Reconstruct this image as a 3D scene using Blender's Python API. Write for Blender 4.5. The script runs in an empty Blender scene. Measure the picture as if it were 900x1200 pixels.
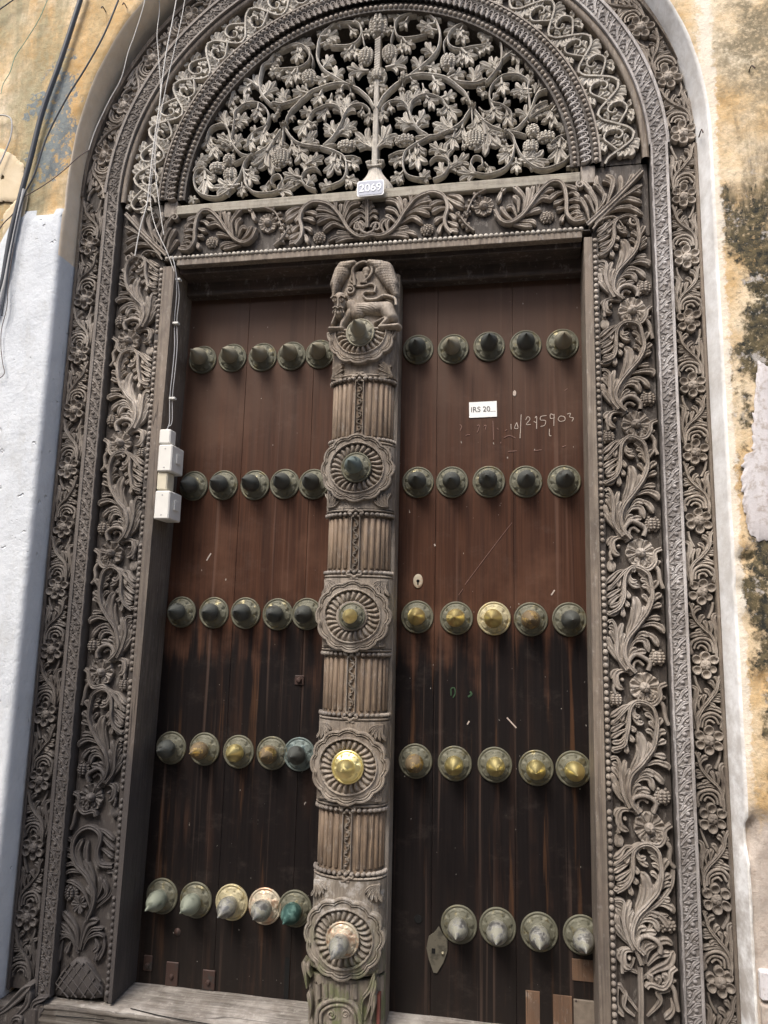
import bpy, math, random
import numpy as np
from mathutils import Matrix, Vector
random.seed(7); rng = np.random.default_rng(7)
S = bpy.context.scene
COL = S.collection
PI = math.pi
# ------------------------------------------------------------------ camera, sky, sun, exposure
RM = np.array([[0.98460985, -0.00574715, -0.17467229],
               [0.1733535, 0.15896665, 0.97194556],
               [0.02218115, -0.98726723, 0.15751641]])     # camera axes (right, down, forward) -> world
FOC, CD = 851.0, 2.1
cam = bpy.data.cameras.new('camera'); co = bpy.data.objects.new('camera', cam); COL.objects.link(co)
cam.sensor_fit = 'HORIZONTAL'; cam.sensor_width = 36; cam.lens = FOC / 900 * 36
cam.clip_start = 0.05; cam.clip_end = 500
co.matrix_world = Matrix(((RM[0, 0], -RM[0, 1], -RM[0, 2], 0), (RM[1, 0], -RM[1, 1], -RM[1, 2], -CD),
                          (RM[2, 0], -RM[2, 1], -RM[2, 2], 0), (0, 0, 0, 1)))
S.camera = co
SUN_EL, SUN_AZ = math.radians(54), math.radians(-22)       # above, in front of the wall, a little left
w = bpy.data.worlds.new('World'); S.world = w; w.use_nodes = True
nt = w.node_tree; bg = nt.nodes['Background']; sky = nt.nodes.new('ShaderNodeTexSky')
sky.sky_type = 'NISHITA'; sky.sun_disc = False; sky.sun_elevation = SUN_EL
sky.sun_rotation = PI + SUN_AZ * -1; sky.air_density = 1.0; sky.dust_density = 4.0; sky.ozone_density = 0.6
nt.links.new(sky.outputs[0], bg.inputs[0]); bg.inputs[1].default_value = 0.115
sd = bpy.data.lights.new('sun', 'SUN'); sd.energy = 1.35; sd.angle = math.radians(22); sd.color = (1, 0.965, 0.92)
so = bpy.data.objects.new('sun', sd); COL.objects.link(so)
dirv = Vector((math.sin(SUN_AZ) * math.cos(SUN_EL), -math.cos(SUN_AZ) * math.cos(SUN_EL), math.sin(SUN_EL)))
so.rotation_euler = dirv.to_track_quat('Z', 'Y').to_euler(); so.location = dirv * 10
S.view_settings.view_transform = 'Standard'; S.view_settings.look = 'None'
S.view_settings.exposure = 1.28; S.view_settings.gamma = 1

def P(px, py, y=0.0):
    """photograph pixel (900x1200) -> (x, z) on the vertical plane at depth y"""
    r = RM @ np.array([px - 450.0, py - 600.0, FOC]); k = (CD + y) / r[1]
    return (r[0] * k, r[2] * k)
def TR(ox, oy, s, y=0.0):
    return lambda pts: [P(ox + a / s, oy + b / s, y) for a, b in pts]

# ------------------------------------------------------------------ materials
class NG:
    def __init__(s, name):
        s.m = bpy.data.materials.new(name); s.m.use_nodes = True; s.t = s.m.node_tree
        s.b = s.t.nodes['Principled BSDF']; g = s.t.nodes.new('ShaderNodeNewGeometry'); s.pos = g.outputs['Position']
    def n(s, typ, **kw):
        nd = s.t.nodes.new(typ)
        for k, v in kw.items():
            if k.startswith('i_'):
                key = k[2:]; key = int(key) if key.isdigit() else key
                s.put(nd.inputs[key], v)
            else: setattr(nd, k, v)
        return nd
    def put(s, inp, v):
        if hasattr(v, 'is_linked'): s.t.links.new(v, inp)
        else: inp.default_value = v
    def noise(s, scale, stretch=(1, 1, 1), detail=4, rough=.55, off=(0, 0, 0), dist=0):
        mp = s.n('ShaderNodeMapping', i_0=s.pos); mp.inputs['Scale'].default_value = stretch; mp.inputs['Location'].default_value = off
        return s.n('ShaderNodeTexNoise', i_Vector=mp.outputs[0], i_Scale=scale, i_Detail=detail, i_Roughness=rough, i_Distortion=dist).outputs['Fac']
    def rng(s, v, a, b, c=0., d=1., smooth=False):
        nd = s.n('ShaderNodeMapRange', i_0=v, i_1=a, i_2=b, i_3=c, i_4=d)
        if smooth: nd.interpolation_type = 'SMOOTHSTEP'
        return nd.outputs[0]
    def math(s, op, a, b=0., c=0.):
        return s.n('ShaderNodeMath', operation=op, i_0=a, i_1=b, i_2=c).outputs[0]
    def mix(s, f, a, b, mode='MIX'):
        nd = s.n('ShaderNodeMix', data_type='RGBA', blend_type=mode)
        def c4(v): return v if hasattr(v, 'is_linked') else (v[0], v[1], v[2], 1)
        s.put(nd.inputs[0], f); s.put(nd.inputs[6], c4(a)); s.put(nd.inputs[7], c4(b)); return nd.outputs[2]
    def xyz(s):
        q = s.n('ShaderNodeSeparateXYZ', i_0=s.pos); return q.outputs
    def bump(s, h, st=.5, d=.002):
        s.t.links.new(s.n('ShaderNodeBump', i_Height=h, i_Strength=st, i_Distance=d).outputs[0], s.b.inputs['Normal'])
    def out(s, col, rough=.6, metal=0., spec=.4):
        s.put(s.b.inputs['Base Color'], col if hasattr(col, 'is_linked') else (*col, 1)); s.put(s.b.inputs['Roughness'], rough)
        s.put(s.b.inputs['Metallic'], metal); s.b.inputs['Specular IOR Level'].default_value = spec; return s.m

def wood_mat(name, c1, c2, c3, grain=(1, 1, .06), rough=.62, dark=.45, gsc=160, bump=.5):
    """weathered timber: grain along the stretch axis, blotches, soot and damp low down on the left"""
    g = NG(name); x, y, z = g.xyz()
    gr = g.noise(gsc, grain, 5, .65, dist=.3); bl = g.noise(5, (1, 1, .5), 4, .6); fn = g.noise(420, (1, 1, 1), 3, .6)
    col = g.mix(g.rng(gr, .32, .68), c1, c2)
    col = g.mix(g.rng(bl, .45, .7), col, c3)
    gp = g.noise(24, (1, 1, .6), 6, .7, off=(11, 3, 5)); col = g.mix(g.math('MULTIPLY', g.rng(gp, .46, .62), .42), col, (.09, .07, .055)); lt = g.noise(55, (1, 1, .5), 5, .7, off=(2, 13, 5)); col = g.mix(g.math('MULTIPLY', g.rng(lt, .56, .68), .3), col, (.5, .47, .43))
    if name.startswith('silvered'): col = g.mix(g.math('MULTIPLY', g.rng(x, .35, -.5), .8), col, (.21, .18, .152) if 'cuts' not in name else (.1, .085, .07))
    # old dark stain: lower and left timber is grimier than the washed top and right side
    st = g.math('ADD', g.math('MULTIPLY', g.rng(z, .9, -.9, .0, 1.), g.rng(x, .3, -1.3, .35, 1.0)), g.rng(x, -.2, -1.5, -.1, .3))
    st = g.math('ADD', st, g.rng(g.noise(3.2, (1, 1, .45), 4, .6, off=(4, 1, 2)), .3, .7, -.35, .35))
    col = g.mix(g.math('MULTIPLY', g.rng(st, 0, 1), dark), col, (.03, .028, .031))
    oi = g.n('ShaderNodeObjectInfo').outputs['Random']; col = g.mix(1.0, col, g.mix(oi, (.84, .83, .82), (1.14, 1.14, 1.13)), 'MULTIPLY')
    ck = g.noise(34, tuple(max(.02, q * .5) if q < 1 else 1 for q in grain), 2, .4, off=(7, 7, 7), dist=.2); crack = g.math('MULTIPLY', g.rng(g.math('ABSOLUTE', g.math('SUBTRACT', ck, .5)), .006, .0), g.rng(bl, .45, .6))
    col = g.mix(g.math('MULTIPLY', crack, .8 if min(grain) < .2 else .3), col, (.03, .025, .022))
    h = g.math('ADD', g.math('MULTIPLY', gr, .6), g.math('MULTIPLY', fn, .4)); h = g.math('SUBTRACT', h, g.math('MULTIPLY', crack, .6))
    g.bump(h, min(1, bump * 1.6), .003)
    return g.out(col, g.rng(gr, .3, .7, rough - .08, rough + .12), 0, .35)
M = {}
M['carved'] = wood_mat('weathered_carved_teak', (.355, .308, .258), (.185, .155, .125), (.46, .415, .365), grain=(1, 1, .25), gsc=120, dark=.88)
M['ground'] = wood_mat('recess_shade_teak_ground', (.062, .052, .044), (.036, .030, .026), (.088, .075, .063), grain=(1, 1, .1), dark=.5)  # dark wood ground, blackened further: recess shade put into the colour
M['pale'] = wood_mat('pale_open_carving', (.50, .465, .405), (.37, .34, .29), (.56, .53, .475), grain=(1, 1, .5), gsc=100, dark=.0)
M['strip'] = wood_mat('silvered_teak', (.43, .405, .39), (.30, .275, .258), (.50, .48, .465), grain=(1, 1, .05), dark=.85)
M['stripg'] = wood_mat('silvered_teak_cuts', (.19, .172, .16), (.13, .118, .108), (.23, .21, .2), grain=(1, 1, .05), dark=.6)  # cut ground darkened so gaps look deep: shade in the colour
M['jamb'] = wood_mat('split_grey_timber', (.27, .225, .175), (.10, .08, .065), (.2, .16, .125), grain=(1, 1, .025), gsc=130, dark=.85, bump=1.0)
M['rail'] = wood_mat('pale_rail_timber', (.36, .335, .27), (.27, .24, .19), (.33, .305, .25), grain=(.04, 1, 1), gsc=130, dark=.0)
M['post'] = wood_mat('brown_grey_post_timber', (.33, .275, .215), (.14, .112, .085), (.43, .38, .32), grain=(1, 1, .16), gsc=110, dark=.55)
M['reed'] = wood_mat('warm_brown_reed_timber', (.31, .235, .165), (.15, .105, .072), (.26, .19, .13), grain=(1, 1, .04), gsc=150, dark=.3)
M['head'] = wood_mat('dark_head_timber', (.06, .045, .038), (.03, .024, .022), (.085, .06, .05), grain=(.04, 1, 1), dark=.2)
M['sill'] = wood_mat('bleached_sill_timber', (.26, .24, .215), (.06, .052, .045), (.36, .335, .305), grain=(.03, .8, 1), gsc=150, dark=.0, bump=1.0)
M['sillf'] = wood_mat('rotten_sill_face', (.27, .25, .22), (.07, .06, .055), (.2, .18, .15), grain=(.04, .5, 1), gsc=90, dark=.1, bump=1.0)

def post_base_mat():
    g = NG('mossy_post_foot_timber'); x, y, z = g.xyz()
    gr = g.noise(130, (1, 1, .15), 5, .6); col = g.mix(g.rng(gr, .3, .7), (.27, .235, .19), (.12, .1, .08))
    moss = g.math('MULTIPLY', g.rng(g.noise(26, (1, 1, .6), 5, .7), .48, .6), g.rng(z, -.75, -1.0))
    col = g.mix(g.math('MULTIPLY', moss, .75), col, (.1, .12, .045))
    pale = g.math('MULTIPLY', g.rng(g.noise(34, (1, 1, 1), 5, .7, off=(3, 3, 3)), .5, .62), g.rng(z, -.9, -.7))
    col = g.mix(g.math('MULTIPLY', pale, .6), col, (.46, .44, .41))
    g.bump(gr, .7, .003); return g.out(col, .7)
M['foot'] = post_base_mat()

def door_mat():
    g = NG('oiled_door_plank_wood'); x, y, z = g.xyz()
    gr = g.noise(120, (1, 1, .018), 6, .7, dist=.4); str_ = g.noise(22, (1, 1, .04), 5, .65, off=(3, 0, 1)); cl = g.noise(4, (1, 1, 1), 5, .6)
    zz = g.math('ADD', z, g.math('ADD', g.rng(str_, .3, .7, -.18, .18), g.rng(cl, .3, .7, -.1, .1)))
    red = g.mix(g.rng(gr, .3, .7), (.076, .033, .0185), (.030, .014, .0095))
    red = g.mix(g.rng(cl, .5, .75), red, (.105, .052, .032))
    red = g.mix(g.rng(zz, .45, 1.0), red, (.075, .044, .031))
    drk = g.mix(g.rng(gr, .3, .7), (.012, .009, .0085), (.005, .004, .0042))
    drk = g.mix(g.math('MULTIPLY', g.rng(str_, .58, .66), .7), drk, (.075, .036, .018))
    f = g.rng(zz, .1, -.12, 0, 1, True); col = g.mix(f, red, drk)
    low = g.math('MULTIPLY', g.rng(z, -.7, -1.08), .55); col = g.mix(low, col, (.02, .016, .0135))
    # dust specks, drips and scratches
    sp = g.rng(g.noise(95, (1, 1, .55), 2, .5, off=(9, 2, 4)), .765, .79); col = g.mix(g.math('MULTIPLY', sp, .6), col, (.5, .47, .42))
    dr = g.math('MULTIPLY', g.rng(g.noise(60, (1, 1, .012), 3, .5, off=(1, 7, 4)), .62, .72), .22); col = g.mix(dr, col, (.2, .13, .1))
    fade = g.math('MULTIPLY', g.rng(g.noise(30, (1, 1, .05), 6, .7, off=(2, 6, 1)), .50, .66), g.rng(g.noise(5, (1, 1, .7), 4, .6, off=(8, 8, 8)), .42, .62)); col = g.mix(g.math('MULTIPLY', fade, .16), col, (.135, .066, .04)); drk2 = g.math('MULTIPLY', g.rng(g.noise(18, (1, 1, .05), 6, .7, off=(4, 2, 1)), .54, .68), .35); col = g.mix(drk2, col, (.012, .008, .007))
    du = g.math('MULTIPLY', g.rng(g.noise(9, (1, 1, 1.6), 6, .75, off=(6, 1, 9)), .55, .8), .12); col = g.mix(du, col, (.2, .16, .135))
    g.bump(gr, .35, .0012)
    return g.out(col, g.rng(cl, .3, .7, .42, .58), 0, .15)
M['door'] = door_mat()

def metal_mat(name, base, pat, amt, rough=.3, metal=1.0, psc=40):
    g = NG(name); n1 = g.noise(psc, (1, 1, 1), 5, .65); n2 = g.noise(150, (1, 1, 1), 3, .5)
    f = g.rng(n1, .62 - amt * .5, .72 - amt * .5)
    col = g.mix(f, base, pat); g.bump(n2, .25, .0008)
    return g.out(col, g.mix(f, (rough,) * 3, (.65,) * 3), g.mix(f, (metal,) * 3, (.25,) * 3), .5)
M['brass'] = metal_mat('polished_brass', (.97, .84, .40), (.80, .66, .28), .05, .42)
M['brassd'] = metal_mat('worn_brass', (.66, .47, .19), (.16, .12, .07), .45, .36)
M['bronze'] = metal_mat('dark_bronze', (.11, .115, .105), (.07, .075, .068), .5, .36, .85)
M['plate'] = metal_mat('patinated_bronze_plate', (.16, .14, .08), (.115, .112, .08), .55, .4, .8)
M['tan'] = metal_mat('dusty_bronze', (.25, .225, .155), (.24, .225, .17), .5, .42, .6)
M['silver'] = metal_mat('tarnished_tin', (.46, .46, .44), (.24, .235, .19), .35, .34, .9)
M['palegreen'] = metal_mat('pale_patina', (.21, .23, .18), (.22, .24, .19), .5, .4, .7)
M['verdi'] = metal_mat('verdigris', (.06, .13, .115), (.10, .19, .165), .3, .36, .6)
M['copper'] = metal_mat('dull_copper_plate', (.47, .32, .22), (.42, .37, .28), .45, .4, .8)
M['goldplate'] = metal_mat('aged_brass_plate', (.48, .39, .2), (.36, .32, .2), .5, .38, .8)
M['teal'] = metal_mat('blue_green_bronze', (.07, .10, .105), (.12, .15, .14), .5, .32, .75)
M['iron2'] = metal_mat('dull_lock_iron', (.075, .07, .055), (.11, .1, .075), .5, .55, .5)
M['iron'] = metal_mat('rusty_iron', (.05, .045, .042), (.05, .028, .022), .45, .6, .5)
def flat(name, c, rough=.5, var=.12, sc=30, bump=.2):
    g = NG(name); n = g.noise(sc, detail=5); col = g.mix(g.rng(n, .3, .7), c, tuple(v * (1 - var) for v in c)); g.bump(n, bump, .001)
    return g.out(col, rough)
M['black'] = flat('black_cable_rubber', (.045, .05, .06), .45)
M['greywire'] = flat('grey_cable', (.42, .42, .42), .5)
M['palewire'] = flat('dusty_white_cable', (.62, .6, .56), .5)
M['brownwire'] = flat('brown_cable', (.12, .09, .08), .6)
M['greenwire'] = flat('green_string', (.12, .3, .22), .6)
M['box'] = flat('off_white_plastic', (.72, .71, .66), .35, .08)
M['boxd'] = flat('yellowed_plastic', (.62, .57, .44), .45, .15)
M['paper'] = flat('white_sticker_paper', (.8, .8, .77), .6, .04)
M['ink'] = flat('grey_ink', (.14, .14, .14), .7)
M['enamel'] = flat('blue_grey_enamel', (.36, .385, .45), .4, .12)
M['white'] = flat('white_enamel', (.8, .82, .84), .35, .03)
M['chalk'] = flat('chalk_marks', (.50, .42, .36), .9, .3, 300)
M['chalkf'] = flat('faded_chalk_marks', (.22, .13, .105), .9, .3, 300)
M['patch'] = wood_mat('new_brown_patch_wood', (.15, .085, .05), (.085, .05, .032), (.19, .115, .07), grain=(1, 1, .03), dark=.15)
M['hole'] = flat('black_void', (.004, .004, .004), 1)
M['tin'] = flat('flattened_tin_sheet', (.2, .165, .13), .6, .35, 60)
M['green'] = flat('green_paint_mark', (.025, .06, .025), .7)
M['red'] = flat('red_paint_trace', (.14, .045, .035), .6)
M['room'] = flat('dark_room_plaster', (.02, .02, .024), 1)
M['alley'] = flat('unseen_wall_plaster', (.34, .29, .23), .9, .3, 3, .4)
M['dirt'] = flat('trodden_street_stone', (.22, .2, .18), .85, .4, 8, .6)

def wall_mat(name, kind):
    g = NG(name); x, y, z = g.xyz()
    big = g.noise(3.2, detail=6, rough=.65); med = g.noise(9, detail=7, rough=.68, off=(5, 5, 5)); fine = g.noise(45, detail=6, rough=.7)
    vert = g.noise(8, (1, 1, .22), 6, .7, off=(2, 9, 2)); mott = g.noise(70, detail=3, rough=.7, off=(8, 1, 1))
    if kind == 'ochre':
        col = g.mix(g.rng(med, .35, .65), (.64, .46, .25), (.46, .29, .12))
        col = g.mix(g.rng(big, .42, .62), col, (.72, .62, .46))
        col = g.mix(g.math('MULTIPLY', g.rng(mott, .5, .62), .4), col, (.36, .3, .19))
        olive = g.math('MULTIPLY', g.rng(vert, .38, .54), g.rng(fine, .3, .55, .5, 1))
        left = g.rng(x, -1.3, -1.55)
        col = g.mix(g.math('MULTIPLY', g.math('MULTIPLY', olive, left), .9), col, g.mix(g.rng(fine, .35, .6), (.17, .16, .095), (.36, .32, .2)))
        def box(x0, x1, z0, z1, sf, jx):
            q = g.math('MULTIPLY', g.rng(g.math('ADD', x, jx), x0 - sf, x0 + sf), g.rng(g.math('ADD', x, jx), x1 + sf, x1 - sf))
            zz = g.math('ADD', z, g.math('MULTIPLY', jx, 1.6)); return g.math('MULTIPLY', q, g.math('MULTIPLY', g.rng(zz, z0 - sf, z0 + sf), g.rng(zz, z1 + sf, z1 - sf)))
        ragged = g.math('ADD', g.rng(med, .3, .7, -.10, .10), g.rng(fine, .3, .7, -.05, .05))
        blue = g.math('MULTIPLY', box(-1.60, -1.47, 1.52, 1.92, .006, ragged), g.rng(fine, .40, .44))
        col = g.mix(g.math('MULTIPLY', blue, .92), col, g.mix(g.rng(mott, .3, .7), (.13, .165, .19), (.22, .25, .25)))
        # black-green mould on the right of the doorway, below the arch springing
        mx = g.math('ADD', x, g.rng(med, .3, .7, -.09, .09))
        mm = g.math('MULTIPLY', g.rng(mx, .605, .635), g.rng(g.math('ADD', z, g.rng(vert, .3, .7, -.3, .3)), 1.45, 1.2))
        mm = g.math('MULTIPLY', mm, g.rng(g.math('ADD', z, g.rng(med, .3, .7, -.3, .3)), -.5, -.15))
        v2 = g.noise(26, (1, 1, .28), 8, .75, off=(1, 5, 3), dist=.6); mk = g.math('ADD', g.math('MULTIPLY', v2, .5), g.math('ADD', g.math('MULTIPLY', vert, .3), g.math('MULTIPLY', big, .2))); mm = g.math('MULTIPLY', mm, g.rng(mk, .385, .45)); mm = g.math('MULTIPLY', mm, g.rng(mott, .33, .45, .45, 1))
        col = g.mix(mm, col, g.mix(g.rng(fine, .4, .6), (.028, .029, .024), (.13, .105, .058)))
        up = g.math('MULTIPLY', g.math('MULTIPLY', g.rng(mx, .60, .70), g.rng(z, 1.35, 1.6)), g.rng(med, .38, .52))
        col = g.mix(g.math('MULTIPLY', g.math('MULTIPLY', up, g.rng(mott, .36, .5, .4, 1)), .95), col, (.22, .185, .12))
        gl = g.math('MULTIPLY', g.math('MULTIPLY', g.rng(mx, .60, .64), g.rng(g.noise(14, detail=6, rough=.75, off=(3, 8, 1)), .56, .62)), g.rng(z, 1.4, 1.2)); col = g.mix(g.math('MULTIPLY', gl, .8), col, (.46, .43, .40))
        edge = g.math('MULTIPLY', g.rng(g.math('ADD', x, g.rng(fine, .3, .7, -.02, .02)), .545, .555), g.rng(g.math('ADD', x, g.rng(fine, .3, .7, -.012, .012)), .592, .584)); col = g.mix(g.math('MULTIPLY', g.math('MULTIPLY', edge, g.rng(z, -.45, -.3)), .8), col, (.74, .68, .58))
        # fallen plaster low on the right: pinkish grey render
        lo = g.rng(g.math('ADD', z, g.rng(med, .3, .7, -.12, .12)), -.42, -.5); lo = g.math('MULTIPLY', lo, g.rng(x, 0, .1))
        col = g.mix(lo, col, g.mix(g.rng(fine, .3, .65), (.53, .47, .41), (.38, .32, .27)))
        bmp = g.math('ADD', g.math('MULTIPLY', med, .6), g.math('MULTIPLY', fine, .4)); g.bump(bmp, 1.0, .010)
    elif kind == 'white':
        col = g.mix(g.rng(med, .4, .7), (.62, .65, .675), (.54, .57, .60)); pit = g.rng(g.noise(30, detail=2, off=(1, 4, 7)), .70, .76); st = g.math('MULTIPLY', g.rng(g.noise(12, (1, 1, .4), 6, .75, off=(2, 2, 8)), .52, .7), .5); col = g.mix(st, col, (.42, .42, .40)); col = g.mix(g.math('MULTIPLY', pit, .3), col, (.5, .5, .5)); g.bump(g.math('SUBTRACT', g.math('ADD', g.math('MULTIPLY', med, .5), g.math('MULTIPLY', fine, .5)), g.math('MULTIPLY', pit, .7)), .9, .008)
    elif kind == 'reveal':
        col = g.mix(g.rng(med, .35, .65), (.82, .70, .54), (.68, .56, .41)); col = g.mix(g.math('MULTIPLY', g.rng(fine, .5, .7), .5), col, (.7, .64, .55)); g.bump(med, .7, .006)
    elif kind == 'whitereveal':
        col = g.mix(g.rng(med, .4, .62), (.86, .86, .84), (.64, .62, .58))
        dr = g.math('MULTIPLY', g.rng(z, .1, -.9), g.rng(med, .38, .55)); col = g.mix(g.math('MULTIPLY', dr, .8), col, (.36, .32, .28)); g.bump(med, .7, .006)
    elif kind == 'blue':
        col = g.mix(g.rng(med, .3, .7), (.17, .21, .25), (.25, .28, .29)); g.bump(fine, .5, .003)
    elif kind == 'scar':
        col = g.mix(g.rng(vert, .35, .65), (.62, .60, .60), (.44, .40, .39)); col = g.mix(g.math('MULTIPLY', g.rng(fine, .5, .62), .6), col, (.3, .24, .19)); g.bump(fine, .6, .004)
    elif kind == 'cream':
        col = g.mix(g.rng(med, .35, .65), (.66, .56, .40), (.58, .47, .31)); g.bump(med, .5, .004)
    return g.out(col, .9, 0, .2)
for k in ('ochre', 'white', 'reveal', 'whitereveal', 'blue', 'scar', 'cream'): M['w_' + k] = wall_mat('plaster_' + k, k)

# ------------------------------------------------------------------ object helpers
def link(o, parent=None):
    COL.objects.link(o)
    if parent is not None: o.parent = parent
    return o
def thing(name, label, cat, loc=(0, 0, 0), group=None):
    o = bpy.data.objects.new(name, None); link(o); o.location = loc; o.empty_display_size = .1
    o['label'] = label; o['category'] = cat
    if group: o['group'] = group
    return o
def tag(o, label, cat, group=None):
    o['label'] = label; o['category'] = cat
    if group: o['group'] = group
    return o
def part(name, mesh, parent, loc=(0, 0, 0), rot=(0, 0, 0), scale=(1, 1, 1), label=None):
    o = bpy.data.objects.new(name, mesh); link(o, parent); o.location = loc; o.rotation_euler = rot; o.scale = scale
    if label: o['label'] = label
    return o

class MB:
    """collects arrays of vertices and faces into ONE mesh"""
    def __init__(s): s.v = []; s.f = []; s.n = 0; s.mi = []
    def add(s, v, f, mi=0):
        v = np.asarray(v, float); s.v.append(v); s.f += [tuple(i + s.n for i in q) for q in f]; s.mi += [mi] * len(f); s.n += len(v)
    def grid(s, V, closeu=False, mi=0):
        """V: (a,b,3) grid of points"""
        a, b = V.shape[:2]; f = []
        for i in range(a - 1 + (1 if closeu else 0)):
            i2 = (i + 1) % a
            for j in range(b - 1): f.append((i * b + j, i2 * b + j, i2 * b + j + 1, i * b + j + 1))
        s.add(V.reshape(-1, 3), f, mi)
    def box(s, x0, x1, y0, y1, z0, z1, mi=0, bev=0.0):
        if bev <= 0:
            v = [(x, y, z) for x in (x0, x1) for y in (y0, y1) for z in (z0, z1)]
            s.add(v, [(0, 1, 3, 2), (4, 6, 7, 5), (0, 4, 5, 1), (2, 3, 7, 6), (0, 2, 6, 4), (1, 5, 7, 3)], mi); return
        b = bev; X = (x0, x1); Y = (y0, y1); Z = (z0, z1); v = []; idx = {}
        for i in (0, 1):
            for j in (0, 1):
                for k in (0, 1):
                    sx, sy, sz = (1 - 2 * i) * b, (1 - 2 * j) * b, (1 - 2 * k) * b
                    idx[i, j, k, 0] = len(v); v.append((X[i], Y[j] + sy, Z[k] + sz))
                    idx[i, j, k, 1] = len(v); v.append((X[i] + sx, Y[j], Z[k] + sz))
                    idx[i, j, k, 2] = len(v); v.append((X[i] + sx, Y[j] + sy, Z[k]))
        f = []
        for i in (0, 1):
            f.append(tuple(idx[i, j, k, 0] for j, k in ((0, 0), (1, 0), (1, 1), (0, 1))))
            f.append(tuple(idx[j, i, k, 1] for j, k in ((0, 0), (1, 0), (1, 1), (0, 1))))
            f.append(tuple(idx[j, k, i, 2] for j, k in ((0, 0), (1, 0), (1, 1), (0, 1))))
        for a in (0, 1):
            for c in (0, 1):
                f.append((idx[0, a, c, 1], idx[1, a, c, 1], idx[1, a, c, 2], idx[0, a, c, 2]))
                f.append((idx[a, 0, c, 0], idx[a, 1, c, 0], idx[a, 1, c, 2], idx[a, 0, c, 2]))
                f.append((idx[a, c, 0, 0], idx[a, c, 1, 0], idx[a, c, 1, 1], idx[a, c, 0, 1]))
        for i in (0, 1):
            for j in (0, 1):
                for k in (0, 1): f.append((idx[i, j, k, 0], idx[i, j, k, 1], idx[i, j, k, 2]))
        s.add(v, f, mi)
    def lathe(s, prof, n=24, axis='y', c=(0, 0, 0), mod=None, mi=0):
        """prof: [(r, h)], h grows toward the viewer (-y) or up (axis z)"""
        V = np.zeros((n, len(prof), 3))
        for i in range(n):
            t = 2 * PI * i / n
            for j, (r, h) in enumerate(prof):
                hh = h + (mod(r, t) if mod else 0)
                V[i, j] = (c[0] + r * math.cos(t), c[1] - hh, c[2] + r * math.sin(t)) if axis == 'y' else (c[0] + r * math.cos(t), c[1] + r * math.sin(t), c[2] + hh)
        s.grid(V, True, mi)
    def dome(s, u, v, r, h, base=0, n=8, m=4, ry=None, rot=0):
        ry = ry or r; V = np.zeros((n, m + 2, 3)); ca, sa = math.cos(rot), math.sin(rot)
        for i in range(n):
            t = 2 * PI * i / n
            for j in range(m + 2):
                if j == m + 1: rr, hh = 1., -.5 * h
                else: a = PI / 2 * (1 - j / m); rr, hh = math.cos(a), h * math.sin(a)
                a1, b1 = r * rr * math.cos(t), ry * rr * math.sin(t)
                V[i, j] = (u + a1 * ca - b1 * sa, -(base + hh), v + a1 * sa + b1 * ca)
        s.grid(V, True)
    def build(s, name, mats, smooth=True, mapf=None):
        me = bpy.data.meshes.new(name); V = np.concatenate(s.v) if s.v else np.zeros((0, 3))
        if mapf is not None: V = mapf(V)
        me.from_pydata(V.tolist(), [], s.f)
        if not isinstance(mats, (list, tuple)): mats = [mats]
        for m in mats: me.materials.append(m)
        if len(mats) > 1: me.polygons.foreach_set('material_index', s.mi)
        if smooth: me.polygons.foreach_set('use_smooth', [True] * len(me.polygons))
        me.update(); return me

def resample(pts, n):
    p = np.array(pts, float)
    if len(p) == 2: p = np.array([p[0], (p[0] + p[1]) / 2, p[1]])
    q = np.vstack([2 * p[0] - p[1], p, 2 * p[-1] - p[-2]]); out = []
    K = 8
    for i in range(1, len(q) - 2):
        for k in range(K):
            t = k / K
            out.append(.5 * ((2 * q[i]) + (-q[i - 1] + q[i + 1]) * t + (2 * q[i - 1] - 5 * q[i] + 4 * q[i + 1] - q[i + 2]) * t * t + (-q[i - 1] + 3 * q[i] - 3 * q[i + 1] + q[i + 2]) * t ** 3))
    out.append(p[-1]); out = np.array(out)
    d = np.r_[0, np.cumsum(np.linalg.norm(np.diff(out, axis=0), axis=1))]
    s = np.linspace(0, d[-1], n + 1)
    return np.stack([np.interp(s, d, out[:, k]) for k in range(out.shape[1])], 1), d[-1]
T9 = np.array([-1, -1, -.86, -.6, -.25, 0, .25, .6, .86, 1, 1.])
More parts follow.
